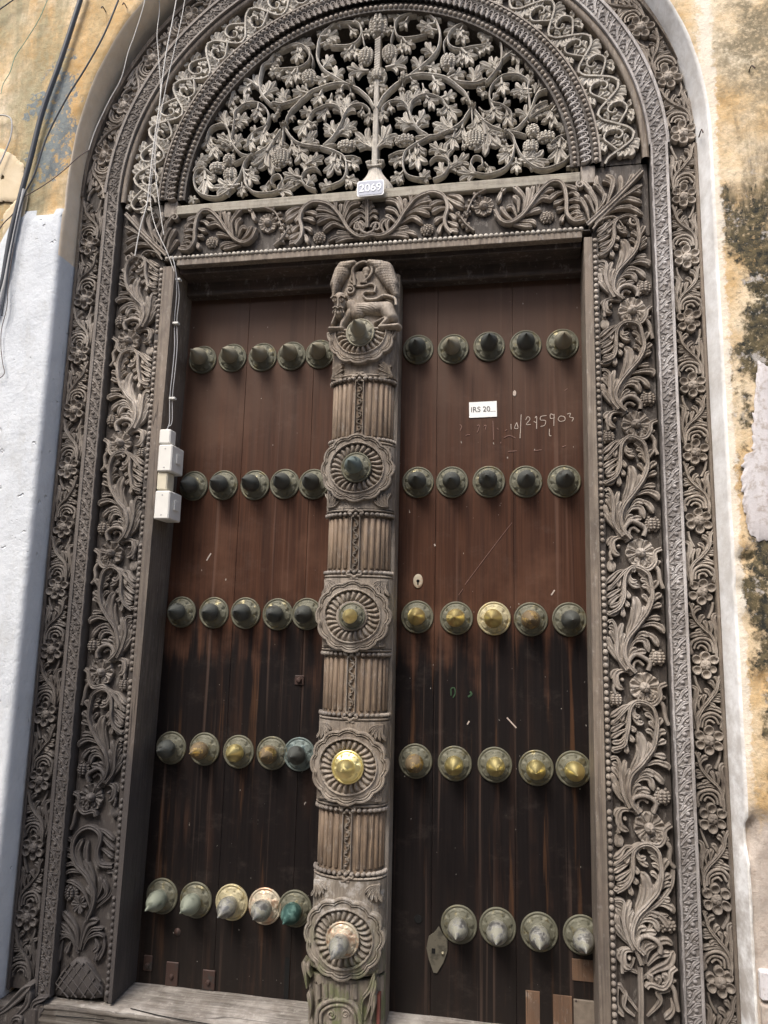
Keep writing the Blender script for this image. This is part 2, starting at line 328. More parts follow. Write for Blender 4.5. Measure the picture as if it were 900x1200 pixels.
def stroke(mb, pts, w, h, mode='lobe', base=-.004, n=None, w1=None, groove=None, h0=None, lift=0.):
    """raised band along pts (2D u,v). lobe = leaf lobe widening to a round tip; stem = even tube; rib = double ridge"""
    p, L = resample(pts, 40)
    if n is None: n = max(6, min(26, int(L / max(w, .002) * 2.2)))
    p, L = resample(pts, n); s = np.linspace(0, 1, n + 1)
    t = np.gradient(p, axis=0); t /= np.linalg.norm(t, axis=1)[:, None] + 1e-9; nn = np.stack([-t[:, 1], t[:, 0]], 1)
    if mode == 'lobe':
        s2 = s.copy(); s2[-2] = min(.94, s[-2] + .01)
        ww = w * (.28 + .72 * np.clip(s2 / .68, 0, 1) ** 1.2) * np.sqrt(np.clip(1 - (np.clip((s2 - .72) / .28, 0, 1)) ** 2.2, 0, 1))
        hh = h * (.5 + .5 * s ** .8) * (1 - .35 * np.clip((s - .8) / .2, 0, 1) ** 2); g = .55 if groove is None else groove
    else:
        w1 = w if w1 is None else w1; ww = w + (w1 - w) * s
        hh = h * np.ones_like(s); g = (.5 if mode == 'rib' else 0.) if groove is None else groove
        ww = ww * np.sqrt(np.clip(1 - np.clip((s - .93) / .07, 0, 1) ** 2, 0, 1)) if w1 < w * .75 else ww
        hh = hh * (.75 + .25 * ww / max(w, 1e-6))
    if h0 is not None: hh = hh + lift
    a = np.abs(T9)
    if g > 0: prof = np.where(a > .999, 0, np.where(a > .8, .72, 1 - g * (1 - np.clip(a / .6, 0, 1) ** 1.5)))
    else: prof = np.sqrt(np.clip(1 - a ** 2, 0, 1)) * .95 + .05
    crown = np.minimum(hh * .92, ww * 1.0)
    V = np.zeros((n + 1, len(T9), 3))
    for j, tt in enumerate(T9):
        c = p + nn * (ww * tt)[:, None]
        V[:, j, 0] = c[:, 0]; V[:, j, 2] = c[:, 1]
        if j in (0, len(T9) - 1): V[:, j, 1] = -base
        else:
            z = hh - crown * (1 - prof[j]) if abs(tt) < 1 else hh - crown
            V[:, j, 1] = -z
    mb.grid(V[:, ::-1])
def dish_(mb, u, v, rl, rw, h, rot, n=18):
    # round concave petal with a thick rim
    prof = [(0.02, .42), (.35, .45), (.6, .58), (.76, .92), (.88, 1.0), (.97, .8), (1.0, 0), (1.0, -.3)]; V = np.zeros((n, len(prof), 3)); ca, sa = math.cos(rot), math.sin(rot)
    for i in range(n):
        t = 2 * PI * i / n
        for j, (q, hh) in enumerate(prof): a1, b1 = rl * q * math.cos(t), rw * q * math.sin(t); V[i, j] = (u + a1 * ca - b1 * sa, -h * hh * (1 + .12 * math.cos(t)), v + a1 * sa + b1 * ca)
    mb.grid(V, True)
def frond(mb, pts, n, L, w, h, side=0, ang=38, curl=28, rib=None, s0=.12, s1=.97, ribw=None, tipl=True, grow=None):
    """rachis with lobes on both sides (side 0), left (1) or right (-1)"""
    N = 40; p, T = resample(pts, N); t = np.gradient(p, axis=0); t /= np.linalg.norm(t, axis=1)[:, None]
    ribw = ribw or w * .55
    for sd in ((1, -1) if side == 0 else (side,)):
        for i in range(n):
            f = s0 + (s1 - s0) * (i + (.25 if sd > 0 else .6)) / n; k = min(N, int(f * N)); l = L * (1 - .5 * abs(f - .45) ** 1.2 * 1.6) * random.uniform(.9, 1.1)
            if grow: l *= grow(f)
            th = math.atan2(t[k][1], t[k][0]); a0 = th + sd * math.radians(ang * .45); a1 = th + sd * math.radians(ang + curl * .4); a2 = th + sd * math.radians(ang + curl * 1.6)
            q0 = p[k]; q1 = q0 + l * .4 * np.array([math.cos(a0), math.sin(a0)]); q2 = q1 + l * .38 * np.array([math.cos(a1), math.sin(a1)]); q3 = q2 + l * .25 * np.array([math.cos(a2), math.sin(a2)])
            stroke(mb, [q0, q1, q2, q3], w * random.uniform(.9, 1.1), h * random.uniform(.85, 1.05), n=7)
    stroke(mb, pts, ribw, h * 1.08, 'rib', w1=ribw * .6, n=max(12, int(T / .005)))
    if tipl: stroke(mb, [p[int(N * .85)], p[-1], p[-1] + t[-1] * L * .35], w * 1.1, h, n=6)
def fan(mb, b, tip, n=5, wf=1., h=.012, base=-.004, bend=0.):
    b = np.array(b); tip = np.array(tip); d = (tip - b) * .92; L = np.linalg.norm(d); th = math.atan2(d[1], d[0])
    def lobe(off, a, l, w, cv):
        q0 = b + d * off; a0 = th + a * .45; a1 = th + a * 1.0; a2 = th + a * 1.0 + cv
        q1 = q0 + l * .42 * np.array([math.cos(a0), math.sin(a0)]); q2 = q1 + l * .36 * np.array([math.cos(a1), math.sin(a1)]); q3 = q2 + l * .26 * np.array([math.cos(a2), math.sin(a2)])
        stroke(mb, [q0, q1, q2, q3], w, h * random.uniform(.85, 1.15), base=base, n=8, groove=.62)
    w = L * .118 * wf
    if n >= 5 and L > .036:
        lobe(.0, .95, L * .60, w * .85, .9); lobe(.0, -.95, L * .60, w * .85, -.9)
    if n >= 3:
        lobe(.06, .48, L * .85, w, .5); lobe(.06, -.48, L * .85, w, -.5)
    lobe(0, .04 + bend, L * 1.0, w * 1.05, bend)
    stroke(mb, [b - d * .12, b + d * .12, b + d * .34], w * .5, h * 1.02, 'stem', base=base, w1=w * .45, n=4)
def grapes(mb, u, v, ru, rv, h=.012, base=0., r=None, rot=0., pitch=None):
    r = r or ru * .22; mb.dome(u, v, ru * .92, h * .8, base, 14, 4, rv * .92, rot); k = 0; ca, sa = math.cos(rot), math.sin(rot); y = -rv
    st = r * 1.62
    rows = int(2 * rv / (st * .9)) + 1
    for j in range(rows):
        yy = -rv * .86 + 1.72 * rv * j / max(1, rows - 1); hw = ru * .9 * math.sqrt(max(0, 1 - (yy / rv) ** 2)); m = max(1, int(2 * hw / st + .6))
        for i in range(m):
            xx = 0 if m == 1 else -hw + 2 * hw * i / (m - 1); q = max(0, 1 - (xx / ru) ** 2 - (yy / rv) ** 2)
            mb.dome(u + xx * ca - yy * sa, v + xx * sa + yy * ca, r, r * 1.0, base + h * .85 * math.sqrt(q), 6, 2)
def rosette(mb, u, v, R, n=6, h=.012, dish=.75, ctr=.38, tw=.95, rot=PI / 2, cross=True):
    for i in range(n):
        a = rot + 2 * PI * i / n; r0 = R * ctr * .7; wd = R * tw * math.sin(PI / n) * .78
        p0 = (u + r0 * math.cos(a), v + r0 * math.sin(a)); p1 = (u + R * math.cos(a), v + R * math.sin(a)); pm = ((p0[0] + p1[0]) / 2, (p0[1] + p1[1]) / 2)
        if n <= 6: dish_(mb, u + R * .69 * math.cos(a), v + R * .69 * math.sin(a), R * .36, R * .345, h * random.uniform(.8, .95), a)
        else: stroke(mb, [p0, pm, p1], wd * 1.15, h * random.uniform(.72, .85), n=9, groove=dish)
    rr = R * ctr; V = np.zeros((20, 7, 3))
    for i in range(20):
        t = 2 * PI * i / 20
        for j in range(7):
            q = j / 6; x = rr * q * math.cos(t); z = rr * q * math.sin(t); hh = h * (.75 + .5 * math.sqrt(max(0, 1 - q * q)))
            if j == 6: hh = h * .2
            elif cross and (abs(math.sin(2 * (t + .3))) < .25) and q > .1: hh -= h * .16
            V[i, j] = (u + x, -hh, v + z)
    mb.grid(V, True)
def volute(mb, c, r, w, h, turns=1.4, a0=0., sgn=1, ball=True, base=-.004):
    pts = []
    for i in range(15):
        f = i / 14; a = a0 + sgn * 2 * PI * turns * f; q = r * (1 - .72 * f); pts.append((c[0] + q * math.cos(a), c[1] + q * math.sin(a)))
    stroke(mb, pts, w, h, 'stem', w1=w * .8, n=24, base=base, groove=.0)
    if ball: mb.dome(c[0], c[1], w * 1.15, h * 1.05, 0, 10, 4)
def wob(V, a=.0006, f=90.):
    x, y, z = V[:, 0], V[:, 1], V[:, 2]
    V = V.copy(); V[:, 0] += a * np.sin(f * z + 1.3) * np.cos(f * .7 * x); V[:, 2] += a * np.sin(f * .9 * x + .7); V[:, 1] += a * np.sin(f * 1.1 * (x + z)); return V
def tube(mb, pts3, r, n=8, seg=60, r1=None):
    p, L = resample(pts3, seg); t = np.gradient(p, axis=0); t /= np.linalg.norm(t, axis=1)[:, None] + 1e-9
    up = np.array([0, 1., 0.]); V = np.zeros((seg + 1, n + 1, 3)); r1 = r if r1 is None else r1
    for i in range(seg + 1):
        a = np.cross(t[i], up); a /= np.linalg.norm(a) + 1e-9; b = np.cross(a, t[i]); rr = r + (r1 - r) * i / seg
        for j in range(n + 1):
            q = 2 * PI * j / n; V[i, j] = p[i] + rr * (a * math.cos(q) + b * math.sin(q))
    mb.grid(V)
def text_mesh(txt, size, mat, bold=0.0, depth=.0006):
    cu = bpy.data.curves.new('lettering', 'FONT'); cu.body = txt; cu.size = size; cu.align_x = 'CENTER'; cu.align_y = 'CENTER'; cu.extrude = depth; cu.offset = bold
    o = bpy.data.objects.new('lettering', cu); COL.objects.link(o); bpy.context.view_layer.update()
    me = bpy.data.meshes.new_from_object(o.evaluated_get(bpy.context.evaluated_depsgraph_get())); bpy.data.objects.remove(o)
    me.materials.clear(); me.materials.append(mat); return me

exec_order = []
# ================================================================== THE SETTING
GZ = -1.42
CX, CZ = -.455, 1.42                                       # arch centre
mb = MB(); mb.box(-60, 60, -60, 60, GZ - .3, GZ); g = part('ground', mb.build('ground', M['dirt'], False), None); g['kind'] = 'structure'
mb = MB(); mb.box(-14, 12, -6.2, -5.6, GZ, 3.6, bev=.02); o = part('unseen_alley_wall', mb.build('unseen_alley_wall', M['alley'], False), None); o['kind'] = 'structure'  # unseen wall behind the camera, added to block the low sky
# dark room behind the pierced fanlight and the door leaves
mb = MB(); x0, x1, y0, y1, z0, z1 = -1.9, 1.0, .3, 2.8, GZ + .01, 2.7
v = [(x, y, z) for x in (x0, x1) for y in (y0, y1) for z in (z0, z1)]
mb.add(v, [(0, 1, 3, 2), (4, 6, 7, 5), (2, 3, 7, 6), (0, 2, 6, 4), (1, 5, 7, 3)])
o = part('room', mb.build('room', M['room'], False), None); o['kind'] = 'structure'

def n2(x, z, f, s=0.):                                     # cheap smooth noise
    return (np.sin(f * x + 1.7 * np.sin(f * .6 * z + s)) + np.sin(f * .83 * z + 1.3 * np.sin(f * .7 * x + s * 2.1)) + .6 * np.sin(1.9 * f * (x + z) + s) + .5 * np.sin(2.7 * f * (x - z) + s * 1.3)) / 3.1
OXL, OXR, WF = -1.480, .551, -.072                         # opening edges, wall front plane
def wall_mesh():
    ss = []                                                # boundary samples: point + outward direction
    zb, zs = GZ, 1.43; R = (OXR - OXL) / 2; cx = (OXR + OXL) / 2
    for z in np.linspace(zb, zs, 150): ss.append((OXR, z, 1, 0))
    for a in np.linspace(0, PI, 150)[1:-1]:
        rr = R * (1 + (.045 if a > PI / 2 else .018) * math.sin(2 * a) ** 2); ss.append((cx + rr * math.cos(a), zs + rr * math.sin(a), math.cos(a), math.sin(a)))
    for z in np.linspace(zs, zb, 150): ss.append((OXL, z, -1, 0))
    ss = np.array(ss); ts = np.r_[np.linspace(0, .5, 56)[0:], .6, .8, 1.2, 2.0, 3.5]
    ds = np.array([.26, .2, .14, .10, .072, .05, .03, .015, .007])    # depth behind the front plane along the reveal
    A = len(ss); B = len(ds) + len(ts); V = np.zeros((A, B, 3)); W = np.zeros((A, B))
    for j, d in enumerate(ds):
        off = np.where(ss[:, 2] > .0, .018 * max(0, 1 - d / .072) * ss[:, 2], 0)
        V[:, j, 0] = ss[:, 0] + ss[:, 2] * off; V[:, j, 2] = ss[:, 1] + ss[:, 3] * off; V[:, j, 1] = WF + d
    for k, t in enumerate(ts):
        j = len(ds) + k; x = ss[:, 0] + ss[:, 2] * (t + .004) + np.where(ss[:, 2] > 0, .018 * ss[:, 2], 0); z = ss[:, 1] + ss[:, 3] * (t + .004)
        V[:, j, 0] = x; V[:, j, 2] = z; V[:, j, 1] = WF + (.004 if k == 0 else 0)
    x, z = V[..., 0], V[..., 2]
    ap = .0016 * n2(x, z, 38) + .0025 * n2(x, z, 13, 2.) + .0008 * n2(x, z, 110, 1.)
    # whitewashed skim: thicker coat on the lower left
    edge = 1.352 + .012 * n2(x, z, 30, 3.); wl = -1.66 + .012 * n2(x, z, 22, 1.) - (1.352 - z) * .5
    white = (x < -1.4) & (z < edge) & (x > np.maximum(wl, -9)) ; white[:, :len(ds)] = False
    # fallen-plaster hollow spots and rendered scar on the right
    calm = np.where((x < -1.47) & (z < 1.34), .35, 1.); V[..., 1] -= ap * calm
    V[..., 1][white] -= .009 + .0008 * n2(x, z, 60, 5.)[white]
    lowr = (x > .5) & (z < -.44 + .04 * n2(x, z, 20, 1)); lowr[:, :len(ds)] = False
    V[..., 1][lowr] += .012 + .004 * n2(x, z, 75, 2)[lowr]
    def hole(hx, hz, rx, rz, dp):
        q = ((x - hx) / rx) ** 2 + ((z - hz) / rz) ** 2; V[..., 1] += dp * np.clip(1.2 - q + .3 * n2(x, z, 90), 0, 1)
    for h in HOLES: hole(*h)
    V[:, -6:, 1] = WF
    # materials per quad
    mi = np.zeros((A - 1, B - 1), int); xm = (x[:-1, :-1] + x[1:, 1:]) / 2; zm = (z[:-1, :-1] + z[1:, 1:]) / 2; nd = len(ds)
    wq = white[:-1, :-1] | white[1:, 1:]; mi[wq] = 1
    rv = np.zeros_like(mi, bool); rv[:, :nd] = True
    dy = np.r_[ds, 0][None, :B - 1][:, :nd] if False else None
    mi[rv & (xm > CX)] = 3; mi[rv & (xm <= CX)] = 2
    lim = 1.20 + .03 * n2(xm, zm, 30)
    bl = rv & (xm < CX) & (zm < lim); bl[:, :3] = False; mi[bl] = 1
    right_up = rv & (xm > CX) & (zm > 2.25); mi[right_up] = 2
    f = []; mm = []
    for i in range(A - 1):
        for j in range(B - 1): f.append((i * B + j, (i + 1) * B + j, (i + 1) * B + j + 1, i * B + j + 1)); mm.append(int(mi[i, j]))
    m = MB(); m.v = [V.reshape(-1, 3)]; m.n = A * B; m.f = f; m.mi = mm
    return m
HOLES = []
for px, py, rx, rz, dp in ((875, 655, .03, .014, .02), (891, 345, .016, .014, .012), (884, 610, .012, .01, .01), (868, 690, .012, .02, .012), (880, 985, .02, .05, .02), (862, 935, .012, .02, .01), (875, 730, .02, .012, .008), (895, 800, .02, .03, .012), (30, 30, .02, .02, .004), (62, 190, .03, .05, -.004)):
    q = P(px, py, WF); HOLES.append((q[0], q[1], rx, rz, dp))
wall = thing('plastered_wall', 'old ochre and mould stained plaster wall with arched opening around the carved doorway', 'wall', (0, 0, 0))
wm = wall_mesh()
o = part('plaster_face', wm.build('plaster_face', [M['w_ochre'], M['w_white'], M['w_reveal'], M['w_whitereveal']]), wall)
def blotch(name, pts, mat, Y, parent, jag=.006, label=None, n=240, th=.0018, ):
    """a thin raised flake of plaster or paint with a ragged outline"""
    c = [P(a, b, Y) for a, b in pts]; c = np.array(c + [c[0]]); p, L = resample(c, n); p = p[:-1]
    ctr = p.mean(0); k = np.arange(len(p)); jit = jag * (np.convolve(rng.random(len(p)) - .5, [.3, .4, .3], 'same') * 2 + .5 * n2(p[:, 0], p[:, 1], 260.)); d = p - ctr; d /= np.linalg.norm(d, axis=1)[:, None]; p = p + d * jit[:, None]
    rings = [1.0, .985, .8, .55, .3, .08]; V = np.zeros((len(p), len(rings), 3))
    for j, q in enumerate(rings):
        V[:, j, 0] = ctr[0] + (p[:, 0] - ctr[0]) * q; V[:, j, 2] = ctr[1] + (p[:, 1] - ctr[1]) * q; V[:, j, 1] = Y - (0 if j == 0 else th) - (.0008 * n2(V[:, j, 0], V[:, j, 2], 80) if j else 0)
    m = MB(); m.grid(V, True); return part(name, m.build(name, mat), parent, label=label)
blotch('plaster_scar', [(888, 425), (900, 430), (930, 470), (940, 600), (905, 632), (882, 628), (871, 590), (870, 550), (880, 520), (884, 470)], M['w_scar'], WF - .003, wall, .009, 'pale grey render patch')
blotch('plaster_patch', [(-8, 170), (10, 178), (26, 192), (28, 205), (24, 235), (4, 236), (-20, 236)], M['w_cream'], WF - .004, wall, .004, 'smooth cream render patch')
blotch('plaster_flake', [(4, 252), (14, 240), (30, 225), (33, 232), (26, 262), (22, 276), (14, 280), (4, 282)], M['w_cream'], WF - .006, wall, .003, 'loose cream plaster flake beside the whitewash')
# exposed block courses at the foot of the wall on the right
for k, (a, b, c, d) in enumerate(((.575, -.86, .69, -.79), (.575, -.95, .66, -.865), (.665, -.95, .8, -.865), (.695, -.86, .86, -.79), (.575, -1.04, .72, -.955))):
    m = MB(); m.box(a + .002, c - .002, WF - .006, WF + .03, b + .002, d - .002, bev=.004); part('stone_block', m.build('stone_block', M['w_ochre'] if k in (1,) else M['w_scar'], False), wall)

# ================================================================== CARVED UNITS (shared meshes)
# --- big acanthus scroll of the jambs, drawn in a 525 x 1090 box (u right, v up)
SB_W, SB_P = .150, .360
SJ = 0.
def su(pts): return [((a - 100 + random.uniform(-SJ, SJ)) / 525 * SB_W, -(b - 1040 + random.uniform(-SJ, SJ)) / 1040 * SB_P) for a, b in pts]
def scroll_unit():
    m = MB(); h = .022
    def lb(p, w, hh=h, **k): stroke(m, su(p), w * (1.32 if 'mode' not in k else 1.0), hh, **k)
    for p, w in (([(340, 940), (270, 850), (270, 740), (330, 640), (420, 540), (500, 430), (525, 320)], .0125), ([(480, 160), (400, 118), (330, 140), (280, 220), (262, 320), (230, 400), (170, 450)], .0105), ([(250, 890), (195, 770), (180, 650)], .0095), ([(420, 118), (300, 135), (210, 210), (140, 265)], .0075)): stroke(m, su(p), w, h * .62, 'stem', n=24, w1=w * .6)
    lb([(340, 930), (270, 860), (250, 760), (290, 660), (380, 570), (480, 460), (525, 350), (525, 240), (490, 150), (420, 110), (340, 115), (280, 170), (265, 270), (260, 360), (220, 430), (120, 480)], .0052, h * 1.12, mode='rib', n=70, groove=.55, w1=.0045)
    lb([(380, 112), (300, 130), (200, 220), (105, 295)], .0048, h * 1.05, mode='rib', n=26, groove=.5, w1=.003)
    # hooked leaf lobes
    for p in ([(290, 130), (220, 150), (165, 195), (105, 240)], [(270, 170), (225, 220), (208, 268)], [(235, 195), (180, 250), (105, 298)], [(262, 250), (200, 290), (110, 345)], [(262, 310), (190, 350), (112, 400)], [(255, 370), (190, 410), (118, 430)], [(235, 420), (180, 470), (98, 478)], [(265, 290), (300, 310), (322, 350)], [(262, 350), (290, 380), (312, 425)], [(245, 400), (245, 460), (250, 500)], [(345, 125), (318, 180), (340, 225), (385, 215)], [(330, 150), (320, 215), (355, 260), (412, 268)]): lb(p, .0058)
    for p in ([(505, 200), (455, 175), (415, 150)], [(515, 260), (465, 215), (420, 200)], [(518, 320), (480, 270), (445, 262)], [(505, 400), (470, 345), (430, 330)]): lb(p, .006, h * .7)
    lb([(290, 690), (340, 580), (385, 470), (385, 380), (345, 335)], .0105, h * .95); lb([(330, 640), (400, 560), (445, 480), (440, 412)], .0075); lb([(275, 720), (300, 600), (350, 500), (345, 420)], .006, h * .7)
    for p in ([(530, 330), (545, 270), (582, 215)], [(530, 390), (560, 340), (607, 320)], [(515, 440), (550, 410), (607, 395)], [(470, 520), (520, 505), (592, 512)], [(410, 590), (520, 560), (600, 575), (620, 620)], [(370, 640), (440, 625), (520, 660), (570, 725)], [(345, 680), (410, 640), (485, 655)], [(300, 740), (360, 690), (440, 690), (482, 765)], [(292, 830), (320, 760), (382, 745)], [(320, 810), (380, 770), (455, 775)]): lb(p, .0068)
    lb([(290, 900), (300, 835), (360, 800), (440, 810), (485, 860), (475, 920)], .0055, h * 1.05, mode='stem', n=20); lb([(330, 915), (335, 860), (385, 840), (430, 870)], .004, h * .6, mode='stem', n=14)
    lb([(262, 905), (195, 800), (180, 690), (185, 590), (150, 540), (108, 545)], .0046, mode='rib', n=26, groove=.5)
    for p in ([(250, 880), (170, 820), (112, 730)], [(215, 820), (140, 740), (108, 660)], [(185, 720), (150, 650), (108, 610)], [(182, 640), (155, 590), (112, 580)], [(220, 850), (205, 720), (215, 620), (240, 552)], [(230, 860), (225, 760), (240, 680), (265, 620)], [(240, 880), (250, 800), (250, 760), (262, 700)]): lb(p, .0062)
    lb([(330, 945), (260, 915), (190, 935), (165, 990), (185, 1045), (243, 1062)], .0072, h, n=16); lb([(240, 925), (160, 935), (128, 990)], .006, h * .7); m.dome(*su([(222, 990)])[0], .006, h)
    lb([(160, 1010), (150, 1060), (160, 1095)], .004, h * .8, mode='stem'); 
    lb([(350, 1190), (385, 1158), (500, 1165), (560, 1110), (570, 1040), (622, 1010)], .0062, h * .95, mode='rib', n=26, groove=.5)
    for p in ([(400, 1160), (400, 1120), (380, 1090)], [(460, 1160), (470, 1120), (455, 1095)], [(520, 1150), (530, 1100), (500, 1070)]): lb(p, .0075)
    lb([(560, 1130), (600, 1180), (600, 1260), (625, 1320)], .0055, h * .8, mode='stem', n=12)
    for i in range(5): lb([(500 + 20 * i, 1175 - 10 * i), (512 + 20 * i, 1150 - 10 * i), (522 + 20 * i, 1140 - 10 * i)], .004, h * .9)
    return m.build('leaf_scroll', M['carved'], mapf=lambda V: wob(V, .0004))
def flower_big():
    m = MB(); rosette(m, 0, 0, .040, 8, .026, .6, .36, 1.15); return m.build('flower', M['carved'])
def grape_mesh():
    m = MB(); grapes(m, 0, 0, .019, .021, .020, r=.0052); return m.build('grape_cluster', M['carved'])
def bud_mesh():
    m = MB()
    for i in range(5):
        a = (-2 + i) * .38; stroke(m, [(0, .018), (math.sin(a) * .016, 0), (math.sin(a) * .007, -.022)], .0042, .014, n=8)
    m.dome(0, .018, .007, .014); return m.build('seed_pod', M['carved'])
SJ = 9.
SCROLL = [scroll_unit() for _ in range(4)]; SJ = 0.
FLB = [flower_big() for _ in range(4)]; GRP, BUD = grape_mesh(), bud_mesh()
# --- flower band unit: pitch .195, width .08, in px of a 11x enlargement, flower centre at (430, 870)
FP = .1956
def fu(pts, mir=1): return [(mir * (a - 430 + random.uniform(-7, 7)) * 2.27e-4, -(b - 870 + random.uniform(-7, 7)) * FP / 820) for a, b in pts]
def spray_unit(mir, mapf=None, name='leaf_spray'):
    m = MB(); h = .0145
    def lb(p, w, hh=h, **k): stroke(m, fu(p, mir), w * (1.3 if 'mode' not in k else 1.1), hh, **k)
    stroke(m, fu([(315, 740), (330, 600), (420, 480), (520, 360), (560, 260)], mir), .007, h * .6, 'stem', n=16, w1=.004)
    lb([(310, 790), (305, 660), (350, 550), (450, 450), (530, 345), (562, 230), (592, 165)], .0034, h * 1.1, mode='rib', n=26, groove=.6)
    for p, ww in (([(480, 420), (450, 350), (400, 318)], .0055), ([(535, 335), (515, 270), (480, 235), (455, 250)], .0062), ([(560, 250), (545, 200), (530, 175)], .004), ([(345, 540), (335, 440), (368, 372)], .0046), ([(385, 500), (400, 420), (430, 370)], .005),
                  ([(300, 700), (285, 520), (310, 380), (300, 310), (250, 290)], .0056), ([(280, 740), (255, 600), (262, 470), (245, 400)], .0042), ([(545, 330), (580, 310), (600, 300)], .0042), ([(500, 400), (550, 385), (595, 375)], .005), ([(450, 455), (520, 430), (595, 440)], .0052), ([(400, 510), (470, 480), (530, 510)], .005), ([(370, 560), (450, 530), (530, 530), (605, 560)], .0056)): lb(p, ww)
    lb([(330, 730), (345, 630), (420, 580), (510, 580), (590, 640), (598, 750)], .0036, h, mode='stem', n=18)
    lb([(365, 730), (375, 655), (435, 620), (510, 625), (555, 690)], .003, h * .8, mode='stem', n=14); lb([(400, 720), (415, 675), (465, 660), (505, 690)], .0028, h * .65, mode='stem', n=10)
    lb([(545, 600), (590, 680), (575, 760)], .005, h * .8)
    lb([(300, 160), (315, 250), (370, 350)], .003, h * .7, mode='stem', n=10)
    return m.build(name, M['carved'], mapf=mapf)
def flower6():
    m = MB(); rosette(m, 0, 0, .0365, 6, .018, .7, .42, 1.0, rot=PI / 2); return m.build('flower', M['carved'])
def flower6v(k):
    m = MB(); skip = {2: 1, 5: 4}.get(k, -1); R = .0365
    for i in range(6):
        if i == skip:
            dish_(m, R * .62 * math.cos(PI / 2 + i * PI / 3), R * .62 * math.sin(PI / 2 + i * PI / 3), R * .26, R * .30, .009, PI / 2 + i * PI / 3); continue
        a = PI / 2 + i * PI / 3 + random.uniform(-.09, .09); q = random.uniform(.92, 1.07); dish_(m, R * .69 * q * math.cos(a), R * .69 * q * math.sin(a), R * .36 * q, R * random.uniform(.32, .36), .018 * random.uniform(.75, 1.0), a)
    n0 = len(m.v); mm = MB(); rosette(mm, 0, 0, R * random.uniform(.95, 1.05), 0, .018 * random.uniform(.85, 1.05), .7, .42, 1.0, rot=random.uniform(0, 1)); m.add(np.concatenate(mm.v), mm.f)
    return m.build('flower', M['carved'], mapf=lambda V: wob(V, .0007, 130.))
SPA = [spray_unit(1, mapf=lambda V, k=k: wob(V, .0009, 60. + 11 * k)) for k in range(4)]; SPB = [spray_unit(-1, mapf=lambda V, k=k: wob(V, .0009, 57. + 13 * k)) for k in range(4)]; FL6 = [flower6v(k) for k in range(7)]
# --- narrow silvered strip unit, pitch .0665
MP = .0665
def strip_unit(mapf=None, name='leaf_curl', mir=1, W=.036):
    m = MB(); h = .0042
    def q(pts): return [(mir * (a - .5) * W, b * MP) for a, b in pts]
    def lb(p, w, hh=h, **k): stroke(m, q(p), w, hh, base=-.001, **k)
    lb([(.04, .05), (.3, .22), (.68, .42), (1.0, .46)], .0052); lb([(.04, .60), (.35, .60), (.62, .82), (1.0, 1.0)], .0052); lb([(1.0, .12), (.72, .02), (.42, .04)], .004)
    lb([(.02, .34), (.22, .40), (.36, .56)], .0042); lb([(.98, .62), (.8, .56), (.62, .62)], .004); lb([(.03, .86), (.2, .80), (.4, .84)], .004); lb([(.1, .98), (.3, 1.0), (.5, .96)], .003); lb([(.97, .82), (.85, .74), (.75, .7)], .003)
    m.dome(*q([(.62, .22)])[0], .0062, h * 1.2, 0, 8, 3); m.dome(*q([(.46, .50)])[0], .0045, h, 0, 8, 3); m.dome(*q([(.24, .72)])[0], .004, h, 0, 8, 3)
    stroke(m, [(mir * -.62 * W, -.01 * MP), (mir * -.56 * W, .5 * MP), (mir * -.62 * W, 1.01 * MP)], .0022, h, 'stem', base=-.001, n=6)
    return m.build(name, M['strip'], mapf=mapf)
MEA = [strip_unit(mapf=lambda V, k=k: wob(V, .0005, 150. + 17 * k)) for k in range(4)]
mb = MB(); mb.lathe([(0, .0075), (.0035, .0068), (.006, .0046), (.0073, .0), (.0073, -.004)], 10, 'y'); BEAD = mb.build('bead', M['carved'])
mb = MB(); mb.lathe([(0, .0065), (.0035, .006), (.0058, .004), (.0068, .0), (.0068, -.004)], 10, 'y'); BEADP = mb.build('bead', M['pale'])

def prism(mb, pts, y0, y1, mi=0):
    """polygon in x,z extruded from y0 (front) to y1"""
    n = len(pts); v = [(a, y0, b) for a, b in pts] + [(a, y1, b) for a, b in pts]
    mb.add(v, [tuple(range(n)), tuple(range(2 * n - 1, n - 1, -1))] + [(i, i + n, (i + 1) % n + n, (i + 1) % n) for i in range(n)], mi)

